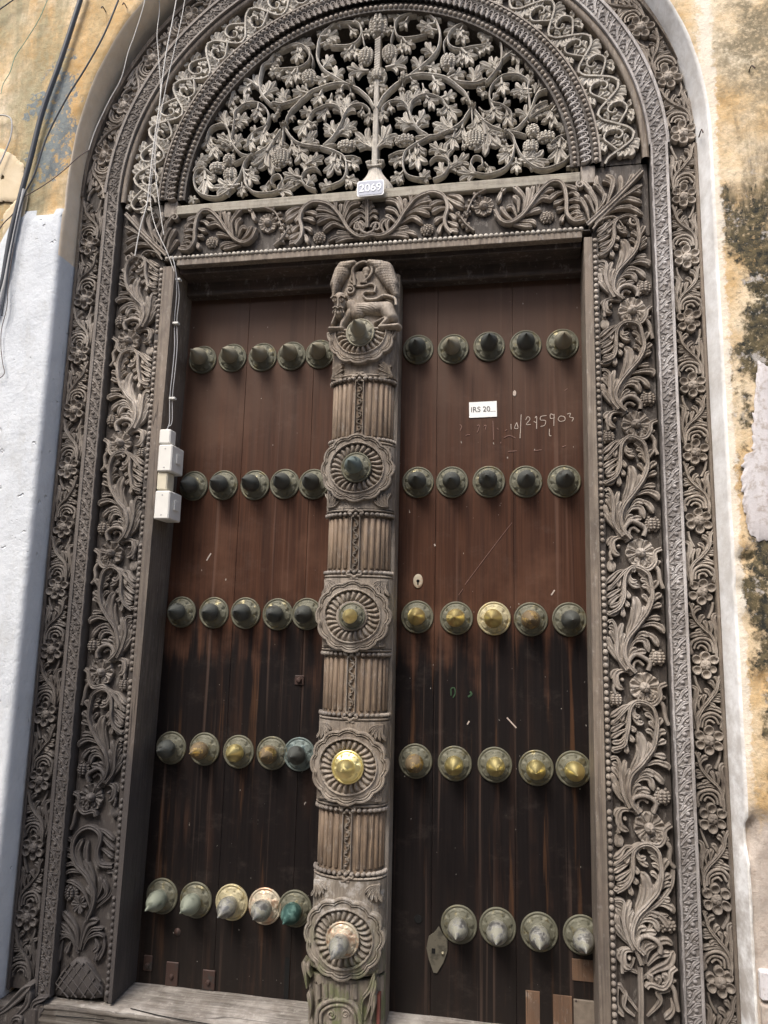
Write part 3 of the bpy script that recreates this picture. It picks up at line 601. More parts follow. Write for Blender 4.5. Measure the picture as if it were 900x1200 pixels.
# ================================================================== JAMBS
ZT, ZB = 1.175, -1.075
def jamb(side):
    s = side                                                # +1 right of the door, -1 left
    lab = ('carved grey timber jamb right of the doorway, full height, with flowers, scrolls and beads' if s > 0
           else 'darker carved timber jamb left of the doorway, ending in a lattice vase on the sill')
    J = thing('carved_jamb', lab, 'door jamb', (CX, 0, ZB), 'carved jambs of the doorway')
    zb = ZB - (.3 if s > 0 else 0)
    def X(d): return s * (d + (.004 if s > 0 else 0))       # distance from centre line
    o_ = lambda x, z, y=0.: (x, y, z - ZB)
    # scroll board with bead channel and inner fillet
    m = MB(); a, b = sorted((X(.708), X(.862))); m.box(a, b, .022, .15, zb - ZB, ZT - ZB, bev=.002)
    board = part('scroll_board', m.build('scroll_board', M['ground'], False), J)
    m = MB(); xi_t, xi_b = (.667, .660) if s > 0 else (.648, .680)
    pts = [(X(xi_b), zb - ZB), (X(.690), zb - ZB), (X(.690), ZT - ZB), (X(xi_t), ZT - ZB)]
    prism(m, pts if s > 0 else pts[::-1], 0.0, .15); part('inner_fillet', m.build('inner_fillet', M['jamb'], False), J)
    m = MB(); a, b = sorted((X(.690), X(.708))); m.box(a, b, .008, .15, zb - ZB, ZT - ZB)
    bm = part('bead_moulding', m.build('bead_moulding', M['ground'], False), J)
    pitch = .0182; n = int((ZT - zb) / pitch)
    for i in range(n):
        if random.random() < .025: continue
        k = random.uniform(.86, 1.1); part('bead', BEAD, bm, o_(X(.699), ZT - .008 - i * pitch, .009), scale=(k, random.uniform(.8, 1.1), k * 1.08))
    fz = [.939, .593, .223, -.143, -.504] if s > 0 else [.924, .575, .214, -.155, -.523]
    fx = X(.70) if s > 0 else X(.70)
    for i, z in enumerate(fz):
        k = (.93, .96, 1.03, 1.0, 1.0)[i]; kz = k * random.uniform(.98, 1.02)
        part('leaf_scroll', random.choice(SCROLL), board, o_(X(.706), z, .022), scale=(s * 1.0, 1, kz))
        fu_, fv_ = su([(430, 1040)])[0]; c = (X(.706) + s * fu_, z)
        part('flower', random.choice(FLB), board, o_(c[0], c[1], .022), rot=(0, random.uniform(-.3, .3), 0))
        gu, gv = su([(555, 812)])[0]; part('grape_cluster', GRP, board, o_(X(.706) + s * gu, z + gv * kz, .022))
        bu, bv = su([(155, 1140)])[0]
        part('seed_pod' if i % 2 == 0 else 'grape_cluster', BUD if i % 2 == 0 else GRP, board, o_(X(.706) + s * bu, z + bv, .022), scale=(.9, 1, .9))
    if s > 0: part('leaf_scroll', random.choice(SCROLL), board, o_(X(.706), -.845, .022), scale=(s, 1, .93))
    # foot: last scroll rising from a vase (lattice on the left, leafy on the right)
    m = MB(); h = .016
    if s < 0:
        tr = TR(0, 1040, 5)
        Q = lambda p: [(x - CX, z - ZB) for x, z in tr(p)]
    else:
        tr = TR(680, 900, 4); Q = lambda p: [(x - CX, z - ZB) for x, z in tr(p)]
    if s < 0:
        tr3 = TR(20, 960, 5); Q3 = lambda p: [(x - CX, z - ZB) for x, z in tr3(p)]
        stroke(m, Q3([(400, 590), (430, 520), (440, 440), (400, 340), (330, 260), (315, 160), (350, 80), (420, 50), (480, 100), (460, 200), (480, 270), (550, 280)]), .0065, h * 1.2, 'rib', n=50)
        for p, w in (([(440, 60), (500, 80), (560, 130)], .007), ([(460, 80), (510, 140), (565, 190)], .007), ([(465, 170), (510, 200), (555, 235)], .007), ([(470, 240), (510, 280), (550, 290)], .007), ([(455, 200), (440, 250), (470, 300)], .006),
                     ([(320, 150), (290, 120), (280, 115)], .006), ([(315, 200), (280, 180), (268, 175)], .006), ([(330, 260), (290, 220), (268, 225)], .006), ([(350, 290), (300, 270), (262, 285)], .006), ([(390, 330), (310, 310), (262, 330)], .006),
                     ([(420, 400), (370, 300), (340, 200), (370, 120)], .010), ([(430, 420), (400, 310), (390, 210), (400, 130)], .009), ([(440, 450), (430, 350), (380, 240)], .010), ([(450, 480), (480, 400), (470, 340)], .008), ([(450, 500), (510, 440), (490, 360)], .008), ([(450, 530), (540, 440), (560, 320), (510, 320)], .009),
                     ([(420, 560), (380, 440), (320, 380), (270, 370)], .006), ([(400, 580), (440, 480), (390, 400)], .009)): stroke(m, Q3(p), w, h)
        u, v_ = Q3([(300, 440)])[0]; grapes(m, u, v_, .02, .026, .016, r=.0055)
        u, v_ = Q3([(350, 510)])[0]
        for a in range(6): stroke(m, [(u, v_), (u + .014 * math.cos(a), v_ + .014 * math.sin(a)), (u + .026 * math.cos(a), v_ + .026 * math.sin(a))], .008, h)
        for p, w in (([(440, 400), (400, 300), (340, 270), (330, 240)], .008), ([(445, 370), (380, 260), (335, 215)], .008), ([(440, 380), (430, 270), (390, 200), (350, 150)], .012), ([(450, 380), (470, 290), (500, 220), (560, 205)], .013), ([(470, 340), (520, 260), (590, 250)], .006), ([(465, 380), (500, 310), (560, 280), (600, 300)], .006),
                     ([(430, 400), (410, 320), (370, 290), (325, 320)], .006), ([(400, 330), (380, 370), (370, 400)], .009), ([(350, 320), (335, 390), (325, 450)], .008), ([(540, 310), (560, 360), (530, 390)], .008), ([(590, 300), (595, 360), (560, 440)], .008), ([(540, 340), (550, 400), (540, 450)], .007)): stroke(m, Q(p), w, h)
        # vase body with diagonal lattice
        body = Q([(430, 425), (400, 450), (350, 500), (318, 560), (312, 640), (420, 655), (560, 660), (600, 650), (590, 590), (545, 510), (515, 455), (480, 425)])
        c = np.array(body).mean(0); V = np.zeros((len(body), 4, 3))
        for i, (a, b) in enumerate(body):
            for j, (q, hh) in enumerate(((1.0, 0), (.97, .016), (.6, .019), (.01, .020))): V[i, j] = (c[0] + (a - c[0]) * q, -hh, c[1] + (b - c[1]) * q)
        m.grid(V, True)
        for p in ([(320, 560), (400, 652)], [(340, 515), (450, 655)], [(370, 478), (505, 657)], [(405, 445), (560, 658)], [(445, 428), (598, 640)], [(495, 435), (590, 560)], [(585, 580), (530, 658)], [(555, 530), (470, 655)], [(525, 480), (410, 652)], [(495, 438), (345, 640)], [(455, 428), (318, 612)], [(408, 448), (318, 570)]):
            pp = np.array(Q(p)); pc = pp.mean(0); stroke(m, pc + (pp - pc) * .9, .0016, .0215, 'stem', n=8, base=.015)
    else:
        stroke(m, Q([(290, 1260), (290, 1080), (285, 940)]), .007, h, 'rib', n=14)
        for p, w in (([(320, 930), (240, 840), (170, 760), (175, 700)], .008), ([(300, 930), (240, 800), (200, 700), (195, 640)], .008), ([(290, 930), (270, 820), (290, 720), (330, 600), (300, 570)], .009), ([(290, 900), (350, 720), (420, 700)], .006), ([(300, 1000), (360, 960), (420, 930), (445, 870)], .012), ([(290, 980), (230, 950), (190, 900), (170, 860)], .009),
                     ([(310, 930), (330, 860), (400, 820), (440, 840)], .009), ([(320, 940), (370, 890), (430, 880)], .008), ([(300, 940), (310, 860), (360, 830)], .008), ([(280, 1160), (220, 1080), (180, 1030), (170, 1120), (210, 1180)], .008), ([(260, 1180), (210, 1130), (220, 1060)], .006), ([(320, 1180), (380, 1110), (370, 1060), (430, 1050)], .008), ([(430, 1090), (440, 1150), (400, 1190)], .008), ([(260, 900), (240, 940), (200, 960)], .006)): stroke(m, Q(p), w, h)
        stroke(m, Q([(290, 930), (250, 800), (290, 700), (370, 640), (430, 560), (440, 480)]), .005, h * 1.1, 'rib', n=30)
        u, v_ = Q([(412, 750)])[0]; grapes(m, u, v_, .021, .018, .015, r=.005)
    part('vase', m.build('vase', M['carved']), board, (0, .022, 0), label='lattice vase with leaves at the jamb foot' if s < 0 else 'leafy vase at the jamb foot')
    # dark joint + narrow silvered strip
    m = MB(); a, b = sorted((X(.866), X(.914)))
    m.box(a, b, -.010, .15, zb - ZB, 1.46 - ZB, bev=.0015)
    st = part('ornament_strip', m.build('ornament_strip', M['stripg'], False), J)
    for x_, w_ in ((.8685, .0025), (.9105, .004)):
        m = MB(); a, b = sorted((X(x_ - w_), X(x_ + w_))); m.box(a, b, -.0145, -.0085, zb - ZB + .001, 1.459 - ZB, bev=.001); part('strip_edge', m.build('strip_edge', M['strip'], False), J)
    n = int((1.455 - zb) / MP)
    for i in range(n):
        part('leaf_curl', random.choice(MEA), st, o_(X(.889), 1.455 - (i + 1) * MP, -.010), scale=(s, 1, 1))
    # flower board
    f0 = .916 if s > 0 else .928; f1 = 1.0 if s > 0 else 1.018; cxs = .958 if s > 0 else .976
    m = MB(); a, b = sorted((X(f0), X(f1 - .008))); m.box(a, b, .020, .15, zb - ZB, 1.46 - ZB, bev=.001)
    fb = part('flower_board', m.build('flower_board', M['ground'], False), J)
    m = MB(); a, b = sorted((X(f1 - .008), X(f1 + .002))); m.box(a, b, .004, .15, zb - ZB, 1.46 - ZB, bev=.002)
    part('outer_fillet', m.build('outer_fillet', M['jamb'], False), J)
    if s < 0:
        m = MB(); a, b = sorted((X(.915), X(.927))); m.box(a, b, -.002, .15, zb - ZB, 1.46 - ZB, bev=.001); part('fillet', m.build('fillet', M['strip'], False), J)
    z0 = 1.094 + (2 if s > 0 else 2) * FP - (0 if s > 0 else .013); i = 0; z = z0 - FP
    while z > zb - .05:
        if z + .0 > zb + .03: part('flower', random.choice(FL6), fb, o_(X(cxs), z, .020), rot=(0, random.uniform(-.15, .15), 0), scale=(1, 1, 1))
        part('leaf_spray', random.choice((SPA if i % 2 == 0 else SPB) if s > 0 else (SPB if i % 2 == 0 else SPA)), fb, o_(X(cxs), z, .020), scale=(.98, 1, 1))
        z -= FP; i += 1
    return J
JR = jamb(1); JL = jamb(-1)

# ================================================================== ARCH
def bend(r0):
    """(u,-h,v) -> bent round the arch centre: u radial from r0, v along the arc"""
    def f(V):
        r = r0 + V[:, 0]; a = V[:, 2] / r0; return np.stack([r * np.cos(a), V[:, 1], r * np.sin(a)], 1)
    return f
A = thing('carved_arch', 'round carved timber arch of nested bead, tongue, leaf and flower rings above the doorway', 'door arch', (CX, 0, CZ))
def ring(name, r0, r1, y, mat, a0=0., a1=PI, zc=0., prof=None, parent=A):
    m = MB(); N = 140; prof = prof or [(r0, .14), (r0, y), (r1, y), (r1, .14)]; V = np.zeros((N + 1, len(prof), 3))
    for i in range(N + 1):
        a = a0 + (a1 - a0) * i / N
        for j, (r, yy) in enumerate(prof): V[i, j] = (r * math.cos(a), yy, r * math.sin(a) + zc)
    m.grid(V); return part(name, m.build(name, mat, len(prof) > 4), parent)
CA = .0
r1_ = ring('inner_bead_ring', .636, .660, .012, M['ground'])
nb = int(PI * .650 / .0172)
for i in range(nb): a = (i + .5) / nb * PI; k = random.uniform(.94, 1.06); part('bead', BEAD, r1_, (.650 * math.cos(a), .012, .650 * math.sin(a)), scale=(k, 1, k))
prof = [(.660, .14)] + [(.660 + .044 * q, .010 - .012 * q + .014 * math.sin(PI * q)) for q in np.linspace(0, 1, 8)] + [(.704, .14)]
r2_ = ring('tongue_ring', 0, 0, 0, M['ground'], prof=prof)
def tongue():
    m = MB()
    for k, (rr, hh) in enumerate(((1.0, .010), (.62, .007))):
        pts = [(.004 + .005 * k, -.0085 * rr), (.018, -.0088 * rr), (.030 - .004 * k, -.006 * rr), (.035 - .007 * k, 0), (.030 - .004 * k, .006 * rr), (.018, .0088 * rr), (.004 + .005 * k, .0085 * rr)]
        stroke(m, pts, .0019, hh, 'stem', n=16, base=-.012)
    m.dome(.017, 0, .0035, .007, 0, 6, 3, .006); return m.build('tongue', M['strip'])
TG = tongue(); nt_ = int(PI * .685 / .0205)
for i in range(nt_):
    a = (i + .5) / nt_ * PI; part('tongue', TG, r2_, (.662 * math.cos(a), .006, .662 * math.sin(a)), rot=(0, -a - .18, 0))
r3_ = ring('outer_bead_ring', .704, .722, .002, M['ground'])
nb = int(PI * .713 / .0172)
for i in range(nb): a = (i + .5) / nb * PI; k = random.uniform(.96, 1.08); part('bead', BEAD, r3_, (.713 * math.cos(a), .003, .713 * math.sin(a)), scale=(k, 1.1, k))
ring('bead_fillet', .722, .727, -.002, M['carved'])
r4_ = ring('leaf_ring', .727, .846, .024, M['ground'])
def rinceau(mapf):
    m = MB(); W = .118; H = .0815; h = .023
    def sc(pts, k):
        return [((a if k == 0 else 1 - a) * W, (b + k) * H) for a, b in pts]
    for k in (0, 1):
        def lb(p, w, hh=h, **kw): stroke(m, sc(p, k), w * (1.6 if 'mode' not in kw else .66), hh * (1 if 'mode' not in kw else .86), **kw)
        lb([(.10, -.05), (.2, .2), (.5, .48), (.8, .75), (.90, 1.05)], .0052, h, mode='stem', n=16, groove=.25)
        lb([(.46, .42), (.28, .68), (.13, .98), (.25, 1.25), (.5, 1.25), (.62, 1.05), (.5, .9), (.4, .98)], .0046, h, mode='stem', n=24, w1=.003)
        m.dome(*sc([(.44, 1.0)], k)[0], .006, h * 1.05, 0, 10, 4)
        for p, w in (([(.30, .62), (.42, .72), (.5, .68), (.58, .75)], .007), ([(.25, .72), (.4, .8), (.42, .86)], .006), ([(.14, .9), (.04, .8), (.03, .62)], .0075), ([(.2, .78), (.1, .62), (.12, .45)], .0075), ([(.12, 1.02), (.02, 1.08), (.03, 1.22)], .006),
                     ([(.6, .58), (.74, .5), (.78, .32), (.70, .22)], .0085), ([(.55, .53), (.62, .38), (.60, .2)], .0075), ([(.68, .64), (.86, .56), (.95, .40)], .008), ([(.5, .48), (.5, .32), (.42, .22)], .0065), ([(.78, .74), (.93, .72), (.98, .6)], .006),
                     ([(.38, 1.27), (.46, 1.36), (.60, 1.38)], .0062), ([(.55, 1.2), (.68, 1.24), (.72, 1.36)], .006), ([(.66, .72), (.66, .88), (.74, .98)], .0065)): lb(p, w, h * random.uniform(.85, 1.05))
    return m.build('leaf_scroll', M['pale'], mapf=mapf)
RIN = rinceau(bend(.727)); H2 = .163; angu = H2 / .727; n = int(round(PI / angu)); angu2 = PI / n
for i in range(n): part('leaf_scroll', RIN, r4_, (0, .024, 0), rot=(0, -i * angu2, 0))
prof = [(.846, .14), (.846, .004)] + [(.857 + .011 * -math.cos(q), .004 - .010 * math.sin(q)) for q in np.linspace(0, PI, 7)] + [(.868, .14)]
ring('roll_moulding', 0, 0, 0, M['jamb'], prof=prof)
r5_ = ring('ornament_ring', .868, .924, -.008, M['stripg'], a0=.04, a1=PI - .04)
ring('ring_edge', .866, .8725, -.014, M['strip'], a0=.04, a1=PI - .04); ring('ring_edge', .9165, .925, -.014, M['strip'], a0=.04, a1=PI - .04)
MB2 = strip_unit(bend(.895), W=.042)
n = int((PI - .08) * .895 / .060)
for i in range(n): part('leaf_curl', MB2, r5_, (0, -.008, 0), rot=(0, -(.04 + (PI - .08) * i / n), 0))
r6_ = ring('flower_ring', .924, 1.024, .020, M['ground'], a0=.04, a1=PI - .04)
ring('outer_ring', 1.016, 1.03, .004, M['jamb'], a0=.04, a1=PI - .04)
FA, FB2 = spray_unit(1, bend(.970)), spray_unit(-1, bend(.970))
n = 15; ang = (PI - .08) / n
for i in range(n + 1):
    a = .05 + i * ang + .03
    if a > PI - .06: break
    part('flower', random.choice(FL6), r6_, (.972 * math.cos(a), .020, .972 * math.sin(a)), rot=(0, -a, 0), scale=(1.05, 1, 1.05))
    part('leaf_spray', FA if i % 2 else FB2, r6_, (0, .020, 0), rot=(0, -a, 0), scale=(1, 1, 1))

# ================================================================== FANLIGHT (pierced tympanum)
FL = thing('carved_fanlight', 'pierced half round fanlight of vines and pine cones growing from a fluted urn', 'fanlight', (-.440, 0, 1.395))
ta, tb, tc, td = TR(430, 0, 6.43, .03), TR(550, 10, 6.43, .03), TR(430, 100, 6.43, .03), TR(550, 100, 6.43, .03)
FX = P(437, 150, .03)[0]
def loc(pts): return [(x - FX, z - 1.395) for x, z in pts]
stems = [
 tc([(60, 180), (110, 90), (190, 10)]) + ta([(210, 640), (290, 590), (380, 570), (480, 575), (580, 600), (700, 690)]) + tc([(735, 90), (770, 170)]),
 ta([(290, 590), (420, 490), (500, 400), (530, 310), (520, 210), (480, 150), (400, 110), (300, 120), (220, 150), (190, 210), (210, 280), (260, 300), (350, 290), (430, 270)]),
 ta([(190, 230), (170, 290), (160, 340)]),
 ta([(640, 620), (780, 640), (870, 610)]) + tb([(110, 560), (200, 450), (225, 350), (205, 240), (150, 210), (90, 150)]) + ta([(800, 200), (720, 190), (640, 220), (590, 290), (600, 350), (660, 380), (760, 370), (870, 345)]),
 ta([(600, 270), (560, 340), (565, 400)]),
 tb([(225, 400), (270, 360), (340, 310), (410, 330), (450, 400), (470, 480)]),
 td([(20, 200), (80, 270), (150, 320), (230, 350)]),
 td([(250, 360), (330, 340), (400, 270), (440, 200), (470, 110), (510, 60), (580, 50), (640, 80), (660, 160)]),
 td([(440, 200), (420, 40)]) + tb([(420, 560), (340, 510), (230, 520), (150, 590)]) + td([(130, 80), (150, 140), (220, 160), (290, 210), (300, 290)]),
 td([(430, 250), (480, 170), (570, 130)]), td([(430, 260), (500, 210), (590, 170)]),
 td([(270, 360), (310, 400), (330, 460), (370, 540), (430, 600), (520, 640), (620, 620), (720, 560), (755, 460), (730, 390), (650, 400), (590, 450)]),
 td([(320, 450), (290, 580), (220, 650), (120, 680), (20, 670)]) + tc([(790, 650), (760, 600), (790, 550), (840, 560), (850, 610), (810, 630)]),
 tc([(770, 180), (775, 320)]), tc([(760, 190), (690, 290), (600, 350), (480, 390), (340, 400)]),
 tc([(440, 390), (370, 340), (310, 240), (290, 180), (240, 130), (160, 130), (100, 180), (90, 230)]),
 tc([(300, 200), (330, 120), (430, 80), (540, 110), (570, 170), (530, 210)]),
 tc([(460, 395), (350, 450), (270, 510), (250, 600), (280, 680), (370, 710), (430, 700)]), tc([(270, 510), (200, 520), (140, 550)]),
 tc([(480, 720), (560, 680), (600, 610), (570, 560), (500, 550), (450, 590)]), td([(250, 360), (330, 370), (410, 390)])]
wds = [.62 * q for q in (.0085, .0075, .005, .008, .005, .006, .008, .007, .0065, .005, .004, .0065, .0065, .005, .0085, .007, .0065, .007, .005, .006, .005)]
for mir in (1, -1):
    for p, wd in zip(stems, wds):
        m = MB(); q = [(mir * u, v_) for u, v_ in loc(p)]; stroke(m, q, wd, .017, 'stem', base=-.006, w1=wd * .6, n=max(10, len(q) * 6), groove=.0)
        q2 = [(mir * u + .0, v_ + .0022) for u, v_ in loc(p)]; stroke(m, q2, wd * .42, .0205, 'stem', base=0, w1=wd * .3, n=max(10, len(q) * 6), groove=.0)
        part('vine_stem', m.build('vine_stem', M['pale'], mapf=lambda V: wob(V, .0006)), FL, (0, .040, 0))
leaves = []
def LV(t, lst): 
    for b, e, *r in lst: leaves.append((*t([b, e]), *(r or [5])))
LV(tc, [((340, 310), (190, 225)), ((320, 290), (205, 285), 3), ((355, 300), (435, 190)), ((375, 320), (440, 260), 3), ((290, 180), (225, 35)), ((312, 160), (350, 10)), ((420, 80), (510, 170)), ((540, 100), (660, 60)), ((570, 150), (665, 275)), ((570, 170), (500, 215), 3),
        ((640, 335), (470, 270)), ((620, 345), (480, 345), 3), ((640, 345), (600, 500)), ((700, 280), (685, 440), 3), ((60, 470), (190, 300)), ((80, 460), (185, 385), 3), ((250, 540), (140, 595)), ((250, 650), (160, 740)), ((300, 500), (305, 595), 3), ((340, 465), (375, 640)), ((360, 440), (400, 540), 3),
        ((370, 710), (460, 640)), ((380, 715), (450, 715), 3), ((590, 560), (510, 430)), ((560, 500), (435, 450)), ((560, 670), (505, 580)), ((590, 640), (700, 570)), ((610, 600), (770, 530)), ((810, 670), (640, 665)), ((100, 180), (95, 290)), ((150, 140), (165, 215), 3), ((800, 220), (880, 430), 5),
        ((820, 60), (885, 80)), ((740, 60), (700, 130), 3), ((830, 180), (895, 240), 3), ((250, 690), (225, 745), 3), ((860, 620), (890, 640), 3), ((700, 430), (715, 480), 3)])
LV(ta, [((240, 130), (130, 95)), ((250, 130), (200, 55)), ((190, 210), (105, 235)), ((240, 310), (240, 405)), ((260, 310), (325, 395)), ((290, 140), (235, 225), 3), ((420, 120), (330, 60)), ((440, 130), (385, 60), 3), ((490, 180), (525, 85)), ((490, 180), (345, 205)), ((500, 230), (400, 210), 3), ((440, 260), (490, 250), 3),
        ((480, 410), (400, 325)), ((380, 530), (350, 415)), ((430, 500), (545, 520)), ((140, 510), (310, 460)), ((230, 610), (275, 535), 3), ((250, 640), (240, 705), 3), ((480, 590), (535, 700)), ((600, 585), (730, 530)), ((590, 570), (640, 510), 3), ((780, 625), (860, 565)), ((780, 625), (810, 485)), ((730, 190), (635, 110)),
        ((720, 195), (545, 220)), ((700, 210), (650, 300)), ((690, 210), (700, 335)), ((680, 390), (695, 495)), ((700, 385), (795, 485)), ((800, 370), (865, 405), 3), ((850, 350), (900, 330)), ((880, 220), (840, 150), 3), ((330, 620), (350, 700)), ((400, 640), (420, 720), 3), ((310, 600), (350, 650), 3), ((60, 640), (130, 690), 3), ((870, 230), (820, 290), 3)])
LV(tb, [((130, 200), (80, 125)), ((160, 225), (50, 220)), ((60, 290), (165, 290)), ((200, 470), (65, 375)), ((190, 450), (160, 355)), ((90, 590), (25, 600)), ((240, 380), (305, 265)), ((290, 350), (405, 400)), ((440, 400), (485, 500)), ((430, 400), (405, 445), 3), ((370, 520), (285, 425)), ((430, 570), (435, 485)), ((220, 540), (235, 665)),
        ((430, 620), (280, 610)), ((440, 650), (330, 665)), ((490, 640), (575, 500)), ((205, 250), (220, 170), 3), ((470, 640), (480, 560), 3), ((90, 150), (60, 110), 3), ((350, 330), (340, 400), 3)])
LV(td, [((150, 150), (205, 285)), ((220, 160), (285, 105)), ((260, 190), (290, 320)), ((430, 250), (345, 150)), ((420, 280), (370, 215), 3), ((450, 210), (575, 130)), ((440, 250), (535, 195)), ((620, 165), (570, 325)), ((620, 170), (545, 270), 3), ((650, 90), (660, 235)), ((740, 330), (640, 260)), ((740, 350), (650, 335), 3),
        ((70, 270), (155, 240)), ((90, 290), (215, 470)), ((90, 300), (120, 535)), ((250, 380), (235, 435), 3), ((310, 480), (195, 590)), ((300, 460), (195, 490)), ((360, 560), (500, 505)), ((380, 570), (595, 545)), ((400, 590), (520, 590), 3), ((330, 560), (330, 665)), ((660, 410), (640, 610), 5), ((670, 400), (745, 480), 3),
        ((640, 400), (580, 490)), ((720, 620), (820, 600)), ((100, 590), (160, 660), 3), ((150, 120), (190, 60), 3), ((760, 380), (700, 300), 3), ((60, 40), (110, 90), 3)])
lv_n = 0
for (b, e, nl) in leaves:
    for mir in (1, -1):
        m = MB(); lb_ = loc([b, e]); fan(m, (mir * lb_[0][0], lb_[0][1]), (mir * lb_[1][0], lb_[1][1]), nl, 1.0, .015 * random.uniform(.85, 1.1), bend=random.uniform(-.25, .25)); lv_n += 1
        part('vine_leaf', m.build('vine_leaf', M['pale']), FL, (0, .043 - random.uniform(0, .007), 0))
cones = [(ta, (150, 400), 60, 78, .1), (ta, (590, 460), 58, 72, -.1), (tc, (790, 400), 74, 84, 0), (tc, (260, 410), 78, 46, 0.1), (td, (455, 340), 46, 56, .2), (td, (440, 460), 55, 58, 0), (td, (555, 385), 66, 44, .1)]
for t, c, ru, rv, ro in cones:
    for mir in (1, -1):
        m = MB(); q = loc(t([c]))[0]; grapes(m, 0, 0, ru / 6.43 * .00262, rv / 6.43 * .00262, .022, base=.004, r=.0056, rot=mir * ro); part('pine_cone', m.build('pine_cone', M['pale']), FL, (mir * q[0], .043, q[1]))
# buds at the stem joints
for t, c in ((tc, (770, 165)), (td, (250, 360)), (ta, (245, 610))):
    for mir in (1, -1):
        m = MB(); q = loc(t([c]))[0]; rosette(m, 0, 0, .013, 5, .024, .5, .45); part('bud', m.build('bud', M['pale']), FL, (mir * q[0], .04, q[1]))
# trunk, twisted rope, top cone, flower, urn
m = MB(); stroke(m, [(0, .10), (0, .3), (0, .42)], .011, .022, 'stem', base=-.02, w1=.009, n=20, groove=.12); part('trunk', m.build('trunk', M['pale']), FL, (0, .045, 0))
m = MB()
for i in range(13): z = .455 + i * .0095; stroke(m, [(-.009, z - .004), (0, z), (.009, z + .006)], .0052, .020, 'stem', base=-.01, n=6)
part('twisted_stalk', m.build('twisted_stalk', M['pale']), FL, (0, .045, 0))
m = MB(); q = loc(ta([(55, 190)]))[0]; grapes(m, 0, 0, .029, .045, .026, base=.004, r=.0072); part('pine_cone', m.build('pine_cone', M['pale']), FL, (0, .043, q[1]))
m = MB(); q = loc(ta([(50, 575)]))[0]; rosette(m, 0, 0, .034, 8, .020, .7, .42, 1.1); grapes(m, 0, 0, .016, .016, .012, base=.016, r=.004); part('flower', m.build('flower', M['pale']), FL, (0, .04, q[1]))
m = MB()
for i in range(7):
    a = PI / 2 + (i - 3) * .42; stroke(m, [(0, q[1] - .065), (.02 * math.cos(a), q[1] - .055 + .022 * math.sin(a)), (.034 * math.cos(a), q[1] - .05 + .03 * math.sin(a))], .006, .017, base=-.02)
part('calyx', m.build('calyx', M['pale']), FL, (0, .045, 0))
m = MB(); prof = []
zz = np.linspace(-.005, .105, 16); rr = [.058, .060, .061, .060, .058, .055, .050, .045, .039, .034, .029, .025, .022, .021, .020, .020]
V = np.zeros((49, 16, 3))
for i in range(49):
    a = PI * i / 48
    for j in range(16):
        fl = 1 + .07 * abs(math.sin(i / 48 * PI * 9)) ** .7; V[i, j] = (rr[j] * fl * math.cos(a), -rr[j] * .62 * fl * math.sin(a) - .004, zz[j])
m.grid(V[:, ::-1]); urn = part('urn', m.build('urn', M['pale']), FL, (0, .045, 0))
m = MB()
for i in range(9): a = (i - 4) / 4.6 * PI / 2; stroke(m, [(.021 * math.sin(a), .103), (.026 * math.sin(a), .112), (.030 * math.sin(a), .122)], .0036, .019 + .006 * math.cos(a), n=6, base=-.01)
stroke(m, [(-.024, .101), (0, .099), (.024, .101)], .0036, .022, 'stem', n=10); part('urn_collar', m.build('urn_collar', M['pale']), FL, (0, .045, 0))

# ================================================================== LINTEL
LN = thing('carved_lintel', 'carved timber lintel of scrolls and flowers between the door leaves and the fanlight', 'lintel', (-.455, 0, 1.19))
LX = P(436, 255)[0]
def lo(pts): return [(x + .455, z - 1.19) for x, z in pts]
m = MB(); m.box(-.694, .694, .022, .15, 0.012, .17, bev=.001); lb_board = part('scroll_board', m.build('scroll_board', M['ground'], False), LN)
m = MB(); m.box(-.66, .665, .002, .06, .1705, .205, bev=.003); part('rail', m.build('rail', M['rail'], False), LN)
m = MB(); m.box(-.645, .666, .002, .03, -.014, .0085, bev=.002); part('soffit_fillet', m.build('soffit_fillet', M['jamb'], False), LN)
m = MB(); m.box(-.69, .69, .004, .03, .009, .012); m2 = MB(); m2.box(-.645, .666, .0305, .15, -.03, .0085, bev=.003); part('soffit', m2.build('soffit', M['head'], False), LN)
for q0, q1 in ((-.71, -.662), (.667, .71)):
    m2 = MB(); m2.box(q0, q1, .012, .15, .171, .229, bev=.002); part('end_block', m2.build('end_block', M['carved'], False), LN)
bmo = part('bead_moulding', m.build('bead_moulding', M['ground'], False), LN)
n = int(1.36 / .0158)
for i in range(n): k = random.uniform(.92, 1.1); part('bead', BEADP, bmo, (-.68 + i * .0158, .003, .014), scale=(k * 1.12, 1.1, k), rot=(0, .25, 0))
te, tf = TR(430, 200, 5.294), TR(580, 190, 4.737)
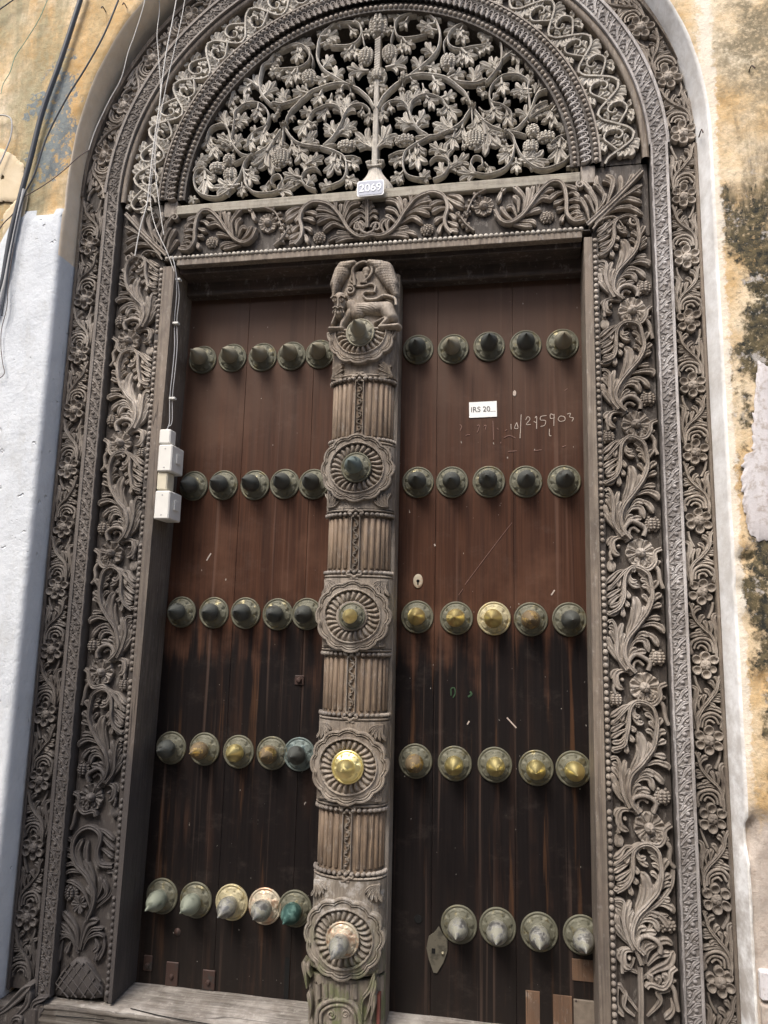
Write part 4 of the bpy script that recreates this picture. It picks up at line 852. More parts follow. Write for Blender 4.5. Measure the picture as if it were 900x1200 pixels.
def lin_side(mir):
    m = MB(); h = .0235
    def mm(pts): return [(mir * (x - LX) + (LX + .455), z - 1.19) for x, z in pts]
    def E(p, w, hh=h, **k): stroke(m, mm(te(p)), w * (1.25 if 'mode' not in k else 1), hh, **k)
    def F(p, w, hh=h, **k): stroke(m, mm(tf(p)), w * (1.25 if 'mode' not in k else 1), hh, **k)
    def EF(p, n_, L, w, t=te, **k): frond(m, mm(t(p)), n_, L, w, h, **k)
    E([(10, 395), (100, 395), (175, 340), (235, 245), (300, 170), (380, 132), (430, 130), (480, 160), (500, 220), (482, 290), (490, 345), (525, 385)], .0055, h * 1.1, mode='rib', n=60)
    for p in ([(110, 385), (85, 330), (115, 290)], [(130, 375), (120, 320), (140, 290)], [(190, 330), (150, 290), (110, 270)], [(205, 290), (170, 240), (110, 225)], [(215, 270), (180, 190), (110, 175)], [(225, 260), (205, 180), (180, 150)], [(240, 235), (235, 180), (232, 165)], [(270, 200), (270, 150), (268, 130)], [(300, 170), (310, 140), (312, 125)],
              [(230, 270), (300, 240), (390, 262)], [(260, 230), (330, 190), (400, 175)], [(280, 210), (340, 165), (390, 150)], [(200, 320), (280, 280), (345, 320)], [(160, 360), (220, 350), (260, 345)], [(150, 375), (240, 370), (310, 392)], [(120, 395), (200, 390), (260, 405)], [(240, 255), (330, 225), (400, 220)],
              [(480, 175), (430, 185), (385, 212)], [(492, 215), (440, 225), (400, 250)], [(485, 270), (440, 290), (415, 318)], [(482, 310), (455, 340), (440, 388)], [(492, 250), (530, 270), (552, 300)], [(488, 300), (530, 320), (568, 340)], [(495, 345), (530, 360), (568, 372)], [(470, 142), (530, 180), (600, 222)], [(495, 175), (520, 220), (530, 240)], [(480, 135), (560, 150), (600, 190)], [(350, 150), (340, 130), (335, 125)]): E(p, .0062)
    EF([(740, 112), (680, 145), (645, 195), (618, 262)], 4, .024, .0048); EF([(665, 372), (615, 330), (585, 290), (560, 262)], 4, .022, .0045)
    F([(0, 262), (30, 318), (80, 332), (140, 300), (190, 240), (240, 170), (300, 112), (350, 100), (385, 135), (398, 210), (400, 280), (440, 325), (500, 312)], .0055, h * 1.1, mode='rib', n=60)
    for p in ([(150, 290), (165, 200), (130, 150), (90, 120)], [(170, 260), (185, 180), (180, 130)], [(190, 240), (205, 170), (215, 120)], [(235, 175), (240, 120), (245, 105)], [(130, 270), (130, 210), (100, 180)], [(120, 290), (95, 240), (60, 250)], [(100, 310), (60, 280), (30, 240)], [(60, 320), (20, 300), (0, 280)], [(200, 240), (260, 190), (320, 200)], [(240, 190), (290, 150), (330, 145)], [(170, 280), (220, 260), (260, 255)], [(130, 320), (200, 320), (230, 340)], [(100, 335), (160, 345), (210, 350)],
              [(385, 150), (340, 165), (300, 205)], [(395, 190), (350, 215), (325, 228)], [(398, 240), (365, 250), (340, 258)], [(398, 275), (375, 300), (372, 330)], [(395, 170), (440, 160), (470, 195)], [(400, 210), (440, 200), (480, 210)], [(402, 250), (440, 240), (475, 250)], [(410, 285), (450, 270), (480, 280)], [(430, 305), (470, 290), (495, 290)], [(360, 110), (420, 130), (460, 150)], [(45, 130), (30, 170), (15, 215)], [(80, 120), (50, 140), (40, 160)]): F(p, .0062)
    o = part('leaf_scroll', m.build('leaf_scroll', M['carved'], mapf=lambda V: wob(V, .0004)), lb_board, (0, .022, 0))
    for t, c in ((te, (370, 350)), (tf, (290, 290))):
        g = MB(); q = mm(t([c]))[0]; grapes(g, 0, 0, .020, .018, .016, r=.0046); part('grape_cluster', g.build('grape_cluster', M['carved']), lb_board, (q[0], .022, q[1]))
    g = MB(); q = mm(te([(722, 205)]))[0]; rosette(g, 0, 0, .033, 8, .020, .55, .42, 1.05); part('flower', g.build('flower', M['carved']), lb_board, (q[0], .022, q[1]))
    # corner block with its diagonal stem
    B = thing('corner_block', 'carved corner block with a diagonal stem at the right end of the lintel' if mir > 0 else 'carved corner block with a diagonal stem at the left end of the lintel', 'carved block', (CX, 0, 1.19), 'corner blocks of the lintel')
    bl = MB(); a, b = sorted((mir * .6945, mir * .866)); bl.box(a, b, .024, .15, -.012, .228, bev=.003); part('block', bl.build('block', M['ground'], False), B)
    m = MB()
    def G(p, w, hh=h, **k): stroke(m, [(mir * (x - LX), z - 1.19) for x, z in tf(p)], w * (1.25 if 'mode' not in k else 1), hh, **k)
    G([(545, 345), (700, 200), (850, 42)], .0075, h * 1.2, mode='rib', n=30, groove=.6); G([(590, 335), (660, 265), (740, 190), (850, 120)], .004, h, mode='rib', n=20)
    for p, w in (([(595, 290), (600, 210), (560, 140), (510, 85)], .006), ([(630, 250), (640, 170), (600, 110), (600, 60)], .006), ([(650, 230), (680, 150), (690, 90), (650, 55)], .007), ([(700, 190), (735, 130), (730, 60)], .006), ([(740, 150), (790, 90), (800, 50)], .007), ([(560, 310), (540, 240), (500, 180)], .006), ([(545, 320), (500, 270), (480, 250)], .005), ([(590, 270), (560, 200), (530, 170)], .005), ([(600, 230), (570, 170), (560, 120)], .005),
                 ([(640, 160), (620, 130), (580, 110)], .005), ([(690, 130), (670, 100), (630, 90)], .005), ([(610, 310), (690, 250), (780, 240), (860, 280)], .006), ([(680, 240), (760, 190), (855, 215)], .007), ([(730, 200), (800, 150), (852, 160)], .006), ([(760, 160), (820, 130), (850, 125)], .005), ([(720, 240), (780, 235), (800, 250)], .005), ([(600, 260), (640, 200), (650, 160)], .005)): G(p, w)
    frond(m, [(mir * (x - LX), z - 1.19) for x, z in tf([(575, 368), (620, 315), (700, 298), (755, 360)])], 5, .022, .0045, h, side=-mir)
    q = [(mir * (x - LX), z - 1.19) for x, z in tf([(812, 322), (507, 115)])]; volute(m, q[0], .017, .0042, h, 1.3, 1.2, mir); volute(m, q[1], .012, .0036, h, 1.2, 2.2, mir)
    part('leaf_spray', m.build('leaf_spray', M['carved']), B, (0, .024, 0))
for mir in (1, -1): lin_side(mir)
m = MB(); tp = TR(400, 150, 8.575); lp = lambda p: lo(tp(p)); h = .019
for sg in (1, -1):
    c = lp([(345 if sg > 0 else 165, 985)])[0]; volute(m, c, .017, .0042, h, 1.25, PI / 2 * sg + PI / 2, -sg)
    stroke(m, lp([(255, 1050), (255 + 60 * sg, 1020), (255 + 90 * sg, 950)]), .0045, h, 'stem', n=10)
    for p in ([(255, 930), (255 + 40 * sg, 880), (255 + 70 * sg, 870), (255 + 110 * sg, 905)], [(255, 880), (255 + 50 * sg, 820), (255 + 110 * sg, 830)], [(255, 840), (255 + 40 * sg, 780), (255 + 75 * sg, 770)], [(255, 800), (255 + 30 * sg, 740), (255 + 50 * sg, 720)]): stroke(m, lp(p), .0056, h)
stroke(m, lp([(255, 990), (255, 850), (255, 690)]), .006, h * 1.1, 'rib', n=14)
for i in range(5): x_ = 195 + 30 * i; stroke(m, lp([(255 + (x_ - 255) * .6, 1050), (x_, 1075), (x_ + (x_ - 255) * .2, 1108)]), .0042, h * .9)
part('palmette', m.build('palmette', M['carved']), lb_board, (0, .022, 0))
# house number
NP = thing('house_number_plate', 'small blue grey enamel plate with white number 2069 nailed below the urn', 'house number', (P(434, 220, -.02)[0], -.016, P(434, 220, -.02)[1]))
def plate_mesh(w, h, c, t, mat):
    m = MB(); pts = [(-w + c, -h), (w - c, -h), (w - c * .3, -h + c * .3), (w, -h + c), (w, h - c), (w - c * .3, h - c * .3), (w - c, h), (-w + c, h), (-w + c * .3, h - c * .3), (-w, h - c), (-w, -h + c), (-w + c * .3, -h + c * .3)]
    prism(m, pts, -t, 0); return m.build('plate', mat, False)
part('rim', plate_mesh(.0435, .0265, .006, .003, M['white']), NP); part('plate', plate_mesh(.0405, .0235, .007, .0036, M['enamel']), NP, (0, -.0005, 0))
part('numerals', text_mesh('2069', .037, M['white'], .0002), NP, (0, -.0048, -.001), rot=(PI / 2, 0, 0))

# ================================================================== DOOR LEAVES
DY = .14
m = MB(); m.box(-1.16 + .455, .26 + .455, .10, .30, 1.115 - 1.19, 1.20 - 1.19, bev=.004); part('head_rail', m.build('head_rail', M['head'], False), LN, label='dark shadowed head rail above the door leaves')
def boss_meshes():
    out = {}
    def mod(r, t):
        if .018 < r < .043: 
            k = abs(math.sin(3.5 * t)); edge = .030 + .0125 * k ** .5
            return .0035 if r < edge - .003 else (.0052 if r < edge else -.0005)
        return 0
    m = MB(); pr = [(.050, -.002), (.0505, .003), (.048, .006), (.0455, .005), (.044, .0035)] + [(r, .0045 + (.042 - r) * .42) for r in np.linspace(.0425, .0255, 9)] + [(.0254, .0155), (.024, .0165), (.0215, .0165)]
    m.lathe(pr, 56, 'y', mod=mod); out['plate'] = m
    m = MB(); pr = [(.0225, .010), (.0235, .0150), (.0225, .018), (.0235, .021), (.0262, .028), (.0268, .034), (.0254, .041), (.0222, .049), (.0172, .057), (.0118, .065), (.0074, .073), (.0044, .080), (.0022, .087), (0.0003, .0915)]
    m.lathe(pr, 28, 'y'); out['spike'] = m
    return out
BM = boss_meshes(); _bc = {}
def bmesh_of(kind, mat):
    if (kind, mat) not in _bc: _bc[kind, mat] = BM[kind].build(kind if kind == 'spike' else 'boss', M[mat])
    return _bc[kind, mat]
def boss(parent, x, z, pm, sm, y=None, k=1., org=(0, 0, 0)):
    sl = {'silver': 1.28, 'palegreen': 1.25, 'verdi': 1.25}.get(sm, 1.1)
    y = DY if y is None else y
    b = part('boss', bmesh_of('plate', pm), parent, (x - org[0], y - org[1], z - org[2]), rot=(random.uniform(-.03, .03), random.uniform(0, 1.2), random.uniform(-.03, .03)), scale=(k, 1, k))
    part('spike', bmesh_of('spike', sm), b, (0, 0, 0), rot=(random.uniform(-.05, .05), 0, random.uniform(-.05, .05)), scale=(random.uniform(1.0, 1.08), sl * random.uniform(.96, 1.06), random.uniform(1.0, 1.08)))
rows_z = [.897, .4555, .036, -.389, -.829]
LXs = [[-1.048, -.940, -.832, -.730, -.632], [-1.051, -.946, -.836, -.734, -.636], [-1.065, -.953, -.846, -.738, -.642], [-1.070, -.958, -.845, -.736, -.649], [-1.068, -.957, -.842, -.737, -.644]]
RXs = [[-.301, -.187, -.072, .043, .157], [-.295, -.187, -.073, .040, .155], [-.291, -.171, -.058, .051, .163], [-.290, -.173, -.056, .062, .167], [-.158, -.049, .066, .182]]
Lm = [[('plate', 'tan')] * 5, [('plate', 'bronze')] * 5, [('plate', 'bronze')] * 5, [('plate', 'bronze'), ('plate', 'brassd'), ('plate', 'brass'), ('plate', 'brassd'), ('teal', 'bronze')],
      [('plate', 'palegreen'), ('plate', 'palegreen'), ('goldplate', 'silver'), ('copper', 'silver'), ('plate', 'verdi')]]
Rm = [[('plate', 'bronze'), ('plate', 'tan'), ('plate', 'bronze'), ('plate', 'bronze'), ('plate', 'tan')], [('plate', 'bronze')] * 5, [('plate', 'brass'), ('plate', 'brass'), ('goldplate', 'brass'), ('plate', 'brassd'), ('plate', 'bronze')],
      [('plate', 'brassd'), ('plate', 'brass'), ('plate', 'brass'), ('plate', 'brass'), ('plate', 'brass')], [('plate', 'silver')] * 4]
def leaf(label, edges, xs, ms, dz):
    D = thing('door_leaf', label, 'door', (edges[0], DY, -1.10), 'leaves of the double door'); org = (edges[0], DY, -1.10)
    for a, b in zip(edges[:-1], edges[1:]):
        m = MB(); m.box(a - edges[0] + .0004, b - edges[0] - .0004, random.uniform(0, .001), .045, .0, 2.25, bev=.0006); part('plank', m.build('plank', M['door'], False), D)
    for r in range(5):
        for x, (pm, sm) in zip(xs[r], ms[r]): boss(D, x, rows_z[r] + dz * 0 + random.uniform(-.002, .002), pm, sm, k=1.0 if r < 4 else 1.03, org=org)
    return D, org
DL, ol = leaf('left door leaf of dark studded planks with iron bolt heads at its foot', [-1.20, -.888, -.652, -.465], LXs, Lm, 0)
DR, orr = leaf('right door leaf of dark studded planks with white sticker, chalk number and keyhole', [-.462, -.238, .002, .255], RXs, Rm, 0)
def on(parent, org, name, px, py, build, mat, dy=0., label=None, smooth=False, rot=(0, 0, 0)):
    x, z = P(px, py, DY - dy); m = MB(); build(m); return part(name, m.build(name, mat, smooth), parent, (x - org[0], DY - dy - org[1], z - org[2]), rot=rot, label=label)
# right leaf details
on(DR, orr, 'keyhole_plate', 490, 681, lambda m: (m.lathe([(.0001, .004), (.011, .004), (.0155, .003), (.0165, 0)], 24, 'y')), M['copper'], 0, 'small brass keyhole plate').scale = (.95, 1, 1.35)
on(DR, orr, 'keyhole', 490, 681, lambda m: (m.lathe([(.0001, .0052), (.0045, .0052), (.0055, .003)], 14, 'y'), m.box(-.0018, .0018, -.0052, 0, -.012, 0)), M['hole'])
def loz(m):
    pts = [(0, .062), (.012, .045), (.028, .03), (.030, 0), (.022, -.03), (.006, -.062), (-.004, -.062), (-.020, -.03), (-.030, .0), (-.026, .03), (-.010, .045)]; prism(m, pts, -.004, 0)
on(DR, orr, 'lock_plate', 512, 1112, loz, M['iron2'], 0, 'lozenge shaped metal lock plate', rot=(0, .08, 0))
on(DR, orr, 'lock_slot', 508, 1114, lambda m: m.box(-.005, .005, -.0015, 0, -.007, .006), M['hole'], .0045)
on(DR, orr, 'rivet', 519, 1117, lambda m: m.lathe([(.0001, .006), (.003, .005), (.005, 0)], 12, 'y'), M['tan'], .004, smooth=True)
on(DR, orr, 'bolt_hole', 490, 1077, lambda m: m.lathe([(.0001, .001), (.011, .001), (.012, 0)], 20, 'y'), M['hole'], .001)
on(DR, orr, 'filled_nail_hole', 603, 461, lambda m: m.lathe([(.0001, .001), (.006, .001), (.007, 0)], 14, 'y'), M['chalk'], .001).scale = (.8, 1, 1.4)
on(DR, orr, 'green_scribble', 531, 812, lambda m: (stroke(m, [(-.006, -.008), (-.006, .012), (.004, .014), (.006, -.002), (0, -.014)], .0018, .0006, 'stem', n=14, base=0), stroke(m, [(.045, -.01), (.055, -.002), (.05, .006)], .003, .0006, 'stem', n=8, base=0)), M['green'], .001)
for (x0, y0, x1, y1) in ((616, 1160, 633, 1214), (648, 1165, 671, 1214), (670, 1123, 706, 1152)):
    a = P(x0, y0, DY); b = P(x1, y1, DY); m = MB(); m.box(a[0] - orr[0], b[0] - orr[0], -.0025, .001, b[1] - orr[2], a[1] - orr[2], bev=.0008); part('wood_patch', m.build('wood_patch', M['patch'], False), DR)
a = P(672, 1170, DY); b = P(710, 1214, DY); m = MB(); m.box(a[0] - orr[0], b[0] - orr[0], -.006, .001, b[1] - orr[2], a[1] - orr[2], bev=.001); part('tin_patch', m.build('tin_patch', M['tin'], False), DR)
for q in ((675, 1173), (704, 1174)): on(DR, orr, 'nail', *q, lambda m: m.lathe([(.0001, .0025), (.002, .002), (.003, 0)], 8, 'y'), M['iron'], .006)
# left leaf details
on(DL, ol, 'square_bolt', 351, 797, lambda m: (m.box(-.015, .015, -.004, 0, -.015, .015, bev=.002), m.lathe([(.0001, .014), (.006, .013), (.009, .008), (.010, .002)], 12, 'y')), M['iron'], 0)
on(DL, ol, 'round_bolt', 208, 1092, lambda m: m.lathe([(.0001, .006), (.007, .005), (.011, 0)], 16, 'y'), M['iron'], 0, smooth=True)
for px, py, w_, h_ in ((174, 1128, .014, .022), (202, 1141, .02, .034), (245, 1148, .02, .028)):
    on(DL, ol, 'iron_clasp', px, py, lambda m: (m.box(-w_, w_, -.005, 0, -h_, h_, bev=.002), m.lathe([(.0001, .012), (.005, .011), (.008, .005)], 10, 'y', c=(0, 0, -.006))), M['iron'], 0)
on(DL, ol, 'slot', 336, 1150, lambda m: m.box(-.007, .007, -.001, 0, -.075, .065), M['hole'], .0005)
on(DL, ol, 'scratch', 245, 652, lambda m: stroke(m, [(-.008, -.014), (0, 0), (.006, .010)], .0022, .0005, 'stem', n=6, base=0), M['chalk'], .0015)
# paper sticker: a thing stuck on the right leaf
sx, sz = P(566, 480, DY); ST = thing('paper_sticker', 'small white paper sticker reading IRS 20 on the right door leaf', 'sticker', (sx, DY - .0012, sz))
m = MB(); m.box(-.0435, .0435, -.0006, 0, -.0255, .0255); part('paper', m.build('paper', M['paper'], False), ST, rot=(0, -.02, 0))
part('print', text_mesh('IRS 20', .024, M['ink'], .0002, .0003), ST, (-.008, -.0012, 0), rot=(PI / 2, -.02, 0))
m = MB(); m.box(-.0, .022, -.0011, -.0006, -.0075, -.0066); part('underline', m.build('underline', M['ink'], False), ST, (.018, 0, 0))
# chalk writing on the right leaf (flat marks belonging to the leaf)
tk = TR(535, 450, 5.806, DY)
def chalk(lst, mat, wd=.0011, name='chalk_writing'):
    m = MB()
    for p in lst: stroke(m, [(x - orr[0], z - orr[2]) for x, z in tk(p)], wd, .0005, 'stem', n=max(6, len(p) * 5), base=0, groove=0)
    part(name, m.build(name, mat), DR, (0, -.0008, 0))
chalk([[(470, 245), (485, 222), (500, 240), (475, 275), (505, 275)], [(535, 232), (545, 222), (545, 305)], [(525, 255), (545, 265)], [(612, 215), (575, 222), (572, 245), (605, 250), (600, 280), (572, 290)], [(665, 215), (640, 205), (640, 235), (668, 230)], [(664, 205), (662, 285)], [(690, 240), (705, 220), (735, 225), (735, 248), (705, 255), (690, 240)], [(752, 205), (775, 200), (770, 225), (795, 232), (785, 255)],
       [(440, 208), (432, 370)], [(632, 305), (632, 350), (645, 352)], [(410, 262), (395, 300), (418, 300), (410, 262)], [(370, 272), (372, 310)]], M['chalk'])
chalk([[(248, 250), (252, 380)], [(22, 275), (35, 290), (25, 318)], [(140, 285), (155, 280), (150, 310), (140, 330)], [(185, 290), (200, 280), (198, 310)], [(60, 350), (90, 345)], [(322, 365), (360, 352), (402, 368)], [(350, 460), (410, 455)], [(720, 428), (745, 420)], [(735, 45), (755, 32)], [(525, 455), (580, 448)], [(300, 395), (302, 405)], [(275, 300), (285, 310)], [(330, 318), (345, 310)]], M['chalkf'], .0012)
tk = TR(450, 600, 2, DY)
chalk([[(300, 25), (250, 90), (190, 170)], [(175, 195), (185, 180)]], M['chalkf'], .0007, 'scratch')
chalk([[(288, 482), (300, 495), (310, 506)], [(195, 498), (200, 490)], [(392, 195), (400, 183)], [(118, 75), (120, 80)]], M['chalk'], .002, 'scratch')

# ================================================================== CENTRE POST
PX = P(423, 700, -.01)[0]; PX = -.462
PO = thing('carved_centre_post', 'half round carved centre post with roundels, reeded drums and a lion at its top', 'door post', (PX, 0, -1.10))
zt = P(430, 312, .0)[1]
def pz(py, px=415): return P(px, py, -.015)[1] + 1.10
m = MB(); m.box(-.100, .108, .062, DY - .001, -.12, zt + 1.10 + .004, bev=.006); part('back_slab', m.build('back_slab', M['post'], False), PO)
yf = .066
def half(m, z0, z1, rx, ry, wv=.0, N=28, K=2, flut=None):
    V = np.zeros((N + 1, K + 1, 3))
    for i in range(N + 1):
        a = PI * i / N
        for k in range(K + 1):
            z = z0 + (z1 - z0) * k / K; c, s_ = math.cos(a), math.sin(a); V[i, k] = (rx * c, yf - ry * abs(s_) ** .85, z)
    m.grid(V[:, ::-1])
    for k, fl in ((0, 1), (K, -1)):
        idx = V[:, k]; m.add(list(map(tuple, idx)), [tuple(range(N + 1))[::fl]])
# body core from block to block
drums = [(440, 516), (599, 673), (764, 842), (948, 1030)]
cent = [390, 548, 722, 899, 1102]
rounds = []
for i, c in enumerate(cent): rounds.append(pz(c))
blocks = [(drums[0][0], None), (drums[0][1], drums[1][0]), (drums[1][1], drums[2][0]), (drums[2][1], drums[3][0]), (drums[3][1], 1152)]
def roundel():
    m = MB(); NT, NR = 252, 64; V = np.zeros((NT, NR + 2, 3)); R0 = .1115
    for i in range(NT):
        t = 2 * PI * i / NT; sc_ = abs(math.cos(6 * t)) ** .6; Ro = R0 * (.925 + .075 * sc_)
        for j in range(NR + 1):
            r = .02 + (Ro - .02) * j / NR; e = (Ro - r)
            h = .012
            if e < .003: h = .016
            elif e < .006: h = .0165
            elif e < .0085: h = .0095
            elif e < .0125: h = .0155
            elif e < .0145: h = .009
            else: h = .0125
            if r < .0835: h = .0175
            if r < .079: h = .003 + .0125 * abs(math.sin(13 * t + .9 * math.sin((r - .05) * 90))) ** .8 * (1 - abs((r - .063) / .018) ** 3 if abs(r - .063) < .018 else 0)
            if r < .0455: h = .015
            V[i, j] = (r * math.cos(t), -h, r * math.sin(t))
        V[i, NR + 1] = (Ro * 1.002 * math.cos(t), .012, Ro * 1.002 * math.sin(t))
    m.grid(V[:, ::-1], True); m.lathe([(.0001, .011), (.03, .011)], 24, 'y'); return m
CURV = lambda V: wob(np.stack([V[:, 0], V[:, 1] + 2.1 * V[:, 0] ** 2, V[:, 2]], 1), .0006, 70.)
RD = roundel().build('roundel', M['post'], mapf=CURV); RDF = roundel().build('roundel', M['foot'], mapf=CURV)
# half roundel (below the lion)
hm = roundel(); vv = hm.v[0]; keep = vv[:, 2] <= .0; f2 = [f for f in hm.f if all(i < len(vv) and keep[i] for i in f)]
h2 = MB(); h2.add(vv, f2); stroke(h2, [(-.112, .002), (0, .003), (.108, .004)], .0035, .014, 'stem', n=12, base=-.012)
HALF = h2.build('half_roundel', M['post'], mapf=CURV)
post_boss = [('tan', 'tan'), ('plate', 'teal'), ('plate', 'brass'), ('brass', 'brass'), ('copper', 'silver')]
def corner_leaves(m, zc, hh, top=True, bot=True):
    for sg in (1, -1):
        for vt, okk in ((1, top), (-1, bot)):
            if not okk: continue
            for k in range(5):
                a = math.radians(8 + 19 * k); L = .05
                p0 = (sg * .094, zc + vt * (hh * .92)); p1 = (sg * (.094 - L * .5 * math.cos(a)), zc + vt * (hh * .92 - L * .5 * math.sin(a))); p2 = (sg * (.094 - L * .9 * math.cos(a + .3)), zc + vt * (hh * .92 - L * .9 * math.sin(a + .3)))
                stroke(m, [p0, p1, p2], .0048, .009, n=7, base=-.03)
for i in range(1, 5):
    zc = rounds[i]; top = pz(blocks[i][0]) ; botp = pz(blocks[i][1])
    mat = M['foot'] if i == 4 else M['post']
    m = MB(); half(m, botp + .010, top - .010, .106, .072, N=30)
    bk = part('block', m.build('block', mat), PO)
    m = MB(); hh = (top - botp) / 2; corner_leaves(m, (top + botp) / 2, hh * .92, True, True)
    part('corner_leaves', m.build('corner_leaves', mat, mapf=lambda V: np.stack([V[:, 0], V[:, 1] + 2.4 * V[:, 0] ** 2, V[:, 2]], 1)), bk, (0, -.004, 0))
    part('roundel', RDF if i == 4 else RD, PO, (-.002, -.004, zc), scale=(1.03, 1, .94))
    boss(PO, 0, zc, *post_boss[i], y=-.016, k=.92 if i != 2 else .78)
# block and half roundel under the lion
m = MB(); half(m, pz(440), zt + 1.10 - .015, .104, .064, N=30); bk = part('block', m.build('block', M['post']), PO)
m = MB()
for sg in (1, -1):
    for k in range(5):
        a = math.radians(200 + 25 * k) if sg < 0 else math.radians(-20 - 25 * k); stroke(m, [(sg * .07, pz(425)), (sg * .07 + .014 * math.cos(a) , pz(425) + .014 * math.sin(a)), (sg * .07 + .026 * math.cos(a + .3 * sg), pz(425) + .026 * math.sin(a + .3 * sg))], .0045, .01, n=7, base=-.03)
for sg in (1, -1):
    for k in range(6):
        a = math.radians(95 - 24 * k); c0 = (sg * .098, pz(438)); L = .05
        stroke(m, [c0, (c0[0] - sg * L * .45 * math.cos(a * .5), c0[1] + L * .5 * math.sin(a) + .004), (c0[0] - sg * L * .9 * math.cos(a * .4), c0[1] + L * .8 * math.sin(a) + .006)], .0046, .013, n=8, base=-.03)
part('corner_leaves', m.build('corner_leaves', M['post'], mapf=lambda V: np.stack([V[:, 0], V[:, 1] + 2.6 * V[:, 0] ** 2, V[:, 2]], 1)), bk, (0, .004, 0))
part('half_roundel', HALF, PO, (-.002, -.002, pz(386)))
boss(PO, 0, pz(390, 422), *post_boss[0], y=-.014, k=.9)
# reeded drums
for di, (ya, yb) in enumerate(drums):
    z1, z0 = pz(ya), pz(yb); m = MB(); half(m, z0, z1, .092, .062, N=30); dr = part('drum', m.build('drum', M['reed']), PO)
    H = z1 - z0; mr = M['reed']; nre = 14
    for i in range(nre):
        a = PI * (i + .5) / nre
        if abs(a - PI / 2) < .13: continue
        cx_, cy_ = .092 * math.cos(a), yf - .062 * abs(math.sin(a)) ** .85; nx, ny = math.cos(a), -math.sin(a) * 1.3; L_ = math.hypot(nx, ny); nx, ny = nx / L_, ny / L_
        K = 8; zz = [z0 + .016, z0 + .018, z0 + .021, (z0 + z1) / 2, z1 - .021, z1 - .018, z1 - .016]; sc2 = [.05, .6, 1, 1, 1, .6, .05]; V = np.zeros((7, K + 1, 3)); wd = .0068
        for q in range(7):
            for k in range(K + 1):
                b = PI * k / K; o1 = math.cos(b) * wd * sc2[q]; o2 = math.sin(b) * wd * .9 * sc2[q]; V[q, k] = (cx_ - ny * o1 * 1 + nx * o2, cy_ + nx * o1 + ny * o2, zz[q])
        m = MB(); m.grid(V); part('reed', m.build('reed', mr), dr)
    m = MB(); ztot = z1 - z0
    for sg in (1, -1): stroke(m, [(sg * .0125, z0 + .012), (sg * .0125, (z0 + z1) / 2), (sg * .0125, z1 - .012)], .0016, .012, 'stem', n=6, base=-.02)
    for k in range(9):
        z = z0 + .02 + k * (H - .04) / 8; s_ = 1 if k % 2 else -1; stroke(m, [(-.008 * s_, z - .009), (.004 * s_, z - .003), (.006 * s_, z + .005), (-.004 * s_, z + .008)], .0028, .011, n=8, base=-.02)
    part('centre_strip', m.build('centre_strip', M['post']), dr, (0, .006, 0))
    for zc_, sg in ((z1 - .005, 1), (z0 + .005, -1)):
        m = MB(); K = 26; V = np.zeros((K + 1, 9, 3))
        for i in range(K + 1):
            a = PI * i / K
            for j in range(9):
                b = 2 * PI * j / 8; q = 1 + .0042 * math.cos(b) / .1; V[i, j] = (.102 * q * math.cos(a), yf - .070 * q * abs(math.sin(a)) ** .85 - .002, zc_ + .0095 * sg + .0035 * math.sin(b))
        m.grid(V); rg = part('beaded_ring', m.build('beaded_ring', M['post']), PO)
        for i in range(19):
            a = PI * (i + .5) / 19; x_ = .102 * math.cos(a); y_ = yf - .070 * abs(math.sin(a)) ** .85
            b_ = MB(); part('bead', BEAD, rg, (x_, y_, zc_ - .002 * sg), rot=(0, 0, (a - PI / 2) * .85), scale=(.85, 1.1, .85))
        m = MB()
        for s2 in (1, -1):
            stroke(m, [(0, zc_ + .014 * sg), (s2 * .010, zc_ + .006 * sg), (s2 * .020, zc_ + .006 * sg), (s2 * .022, zc_ - .002 * sg)], .0034, .010, 'stem', n=12, base=-.01)
            stroke(m, [(0, zc_ + .004 * sg), (s2 * .006, zc_ - .006 * sg), (s2 * .012, zc_ - .012 * sg)], .003, .009, n=7, base=-.01)
        m.box(-.013, .013, -.008, 0, zc_ + .0165 * sg - .0025, zc_ + .0165 * sg + .0025, bev=.001)
        part('collar_crest', m.build('collar_crest', M['post']), rg, (0, .0, 0))
# foot below the lowest roundel
m = MB(); half(m, -.12, pz(1152), .108, .071); ft = part('post_foot', m.build('post_foot', M['foot']), PO)
m = MB()
tq = TR(340, 1000, 6, -.01); q_ = lambda p: [(x - PX, z + 1.10) for x, z in tq(p)]
for x_ in (190, 245, 290, 340, 400, 450): stroke(m, q_([(x_, 925), (x_, 970), (x_ + 2, 1030)]), .0075, .010, 'stem', n=8, base=-.03)
stroke(m, q_([(180, 1200), (195, 1100), (260, 1050), (340, 1035), (430, 1060), (480, 1130), (490, 1210)]), .006, .012, 'stem', n=26, base=-.03)
stroke(m, q_([(210, 1210), (215, 1130), (270, 1085), (340, 1075), (400, 1090), (450, 1150), (455, 1210)]), .004, .010, 'stem', n=26, base=-.03)
for sg in (1, -1): volute(m, q_([(335 + 50 * sg, 1140)])[0], .011, .003, .009, 1.2, 0, sg, base=-.03)
for p in ([(500, 1200), (500, 1050), (560, 960), (590, 850)], [(520, 1180), (560, 1060), (600, 900)], [(560, 1190), (580, 1090), (585, 990)], [(110, 960), (100, 860), (85, 760)], [(140, 880), (120, 830), (110, 780)], [(130, 1180), (135, 1060), (120, 980)]): stroke(m, q_(p), .007, .011, n=14, base=-.03)
part('foot_carving', m.build('foot_carving', M['foot']), ft, (0, .002, 0))
m = MB(); a = q_([(610, 1105)])[0]; m.box(a[0] - .004, a[0] + .004, .01, .03, a[1] - .05, a[1] + .03); part('paint_trace', m.build('paint_trace', M['red'], False), ft)

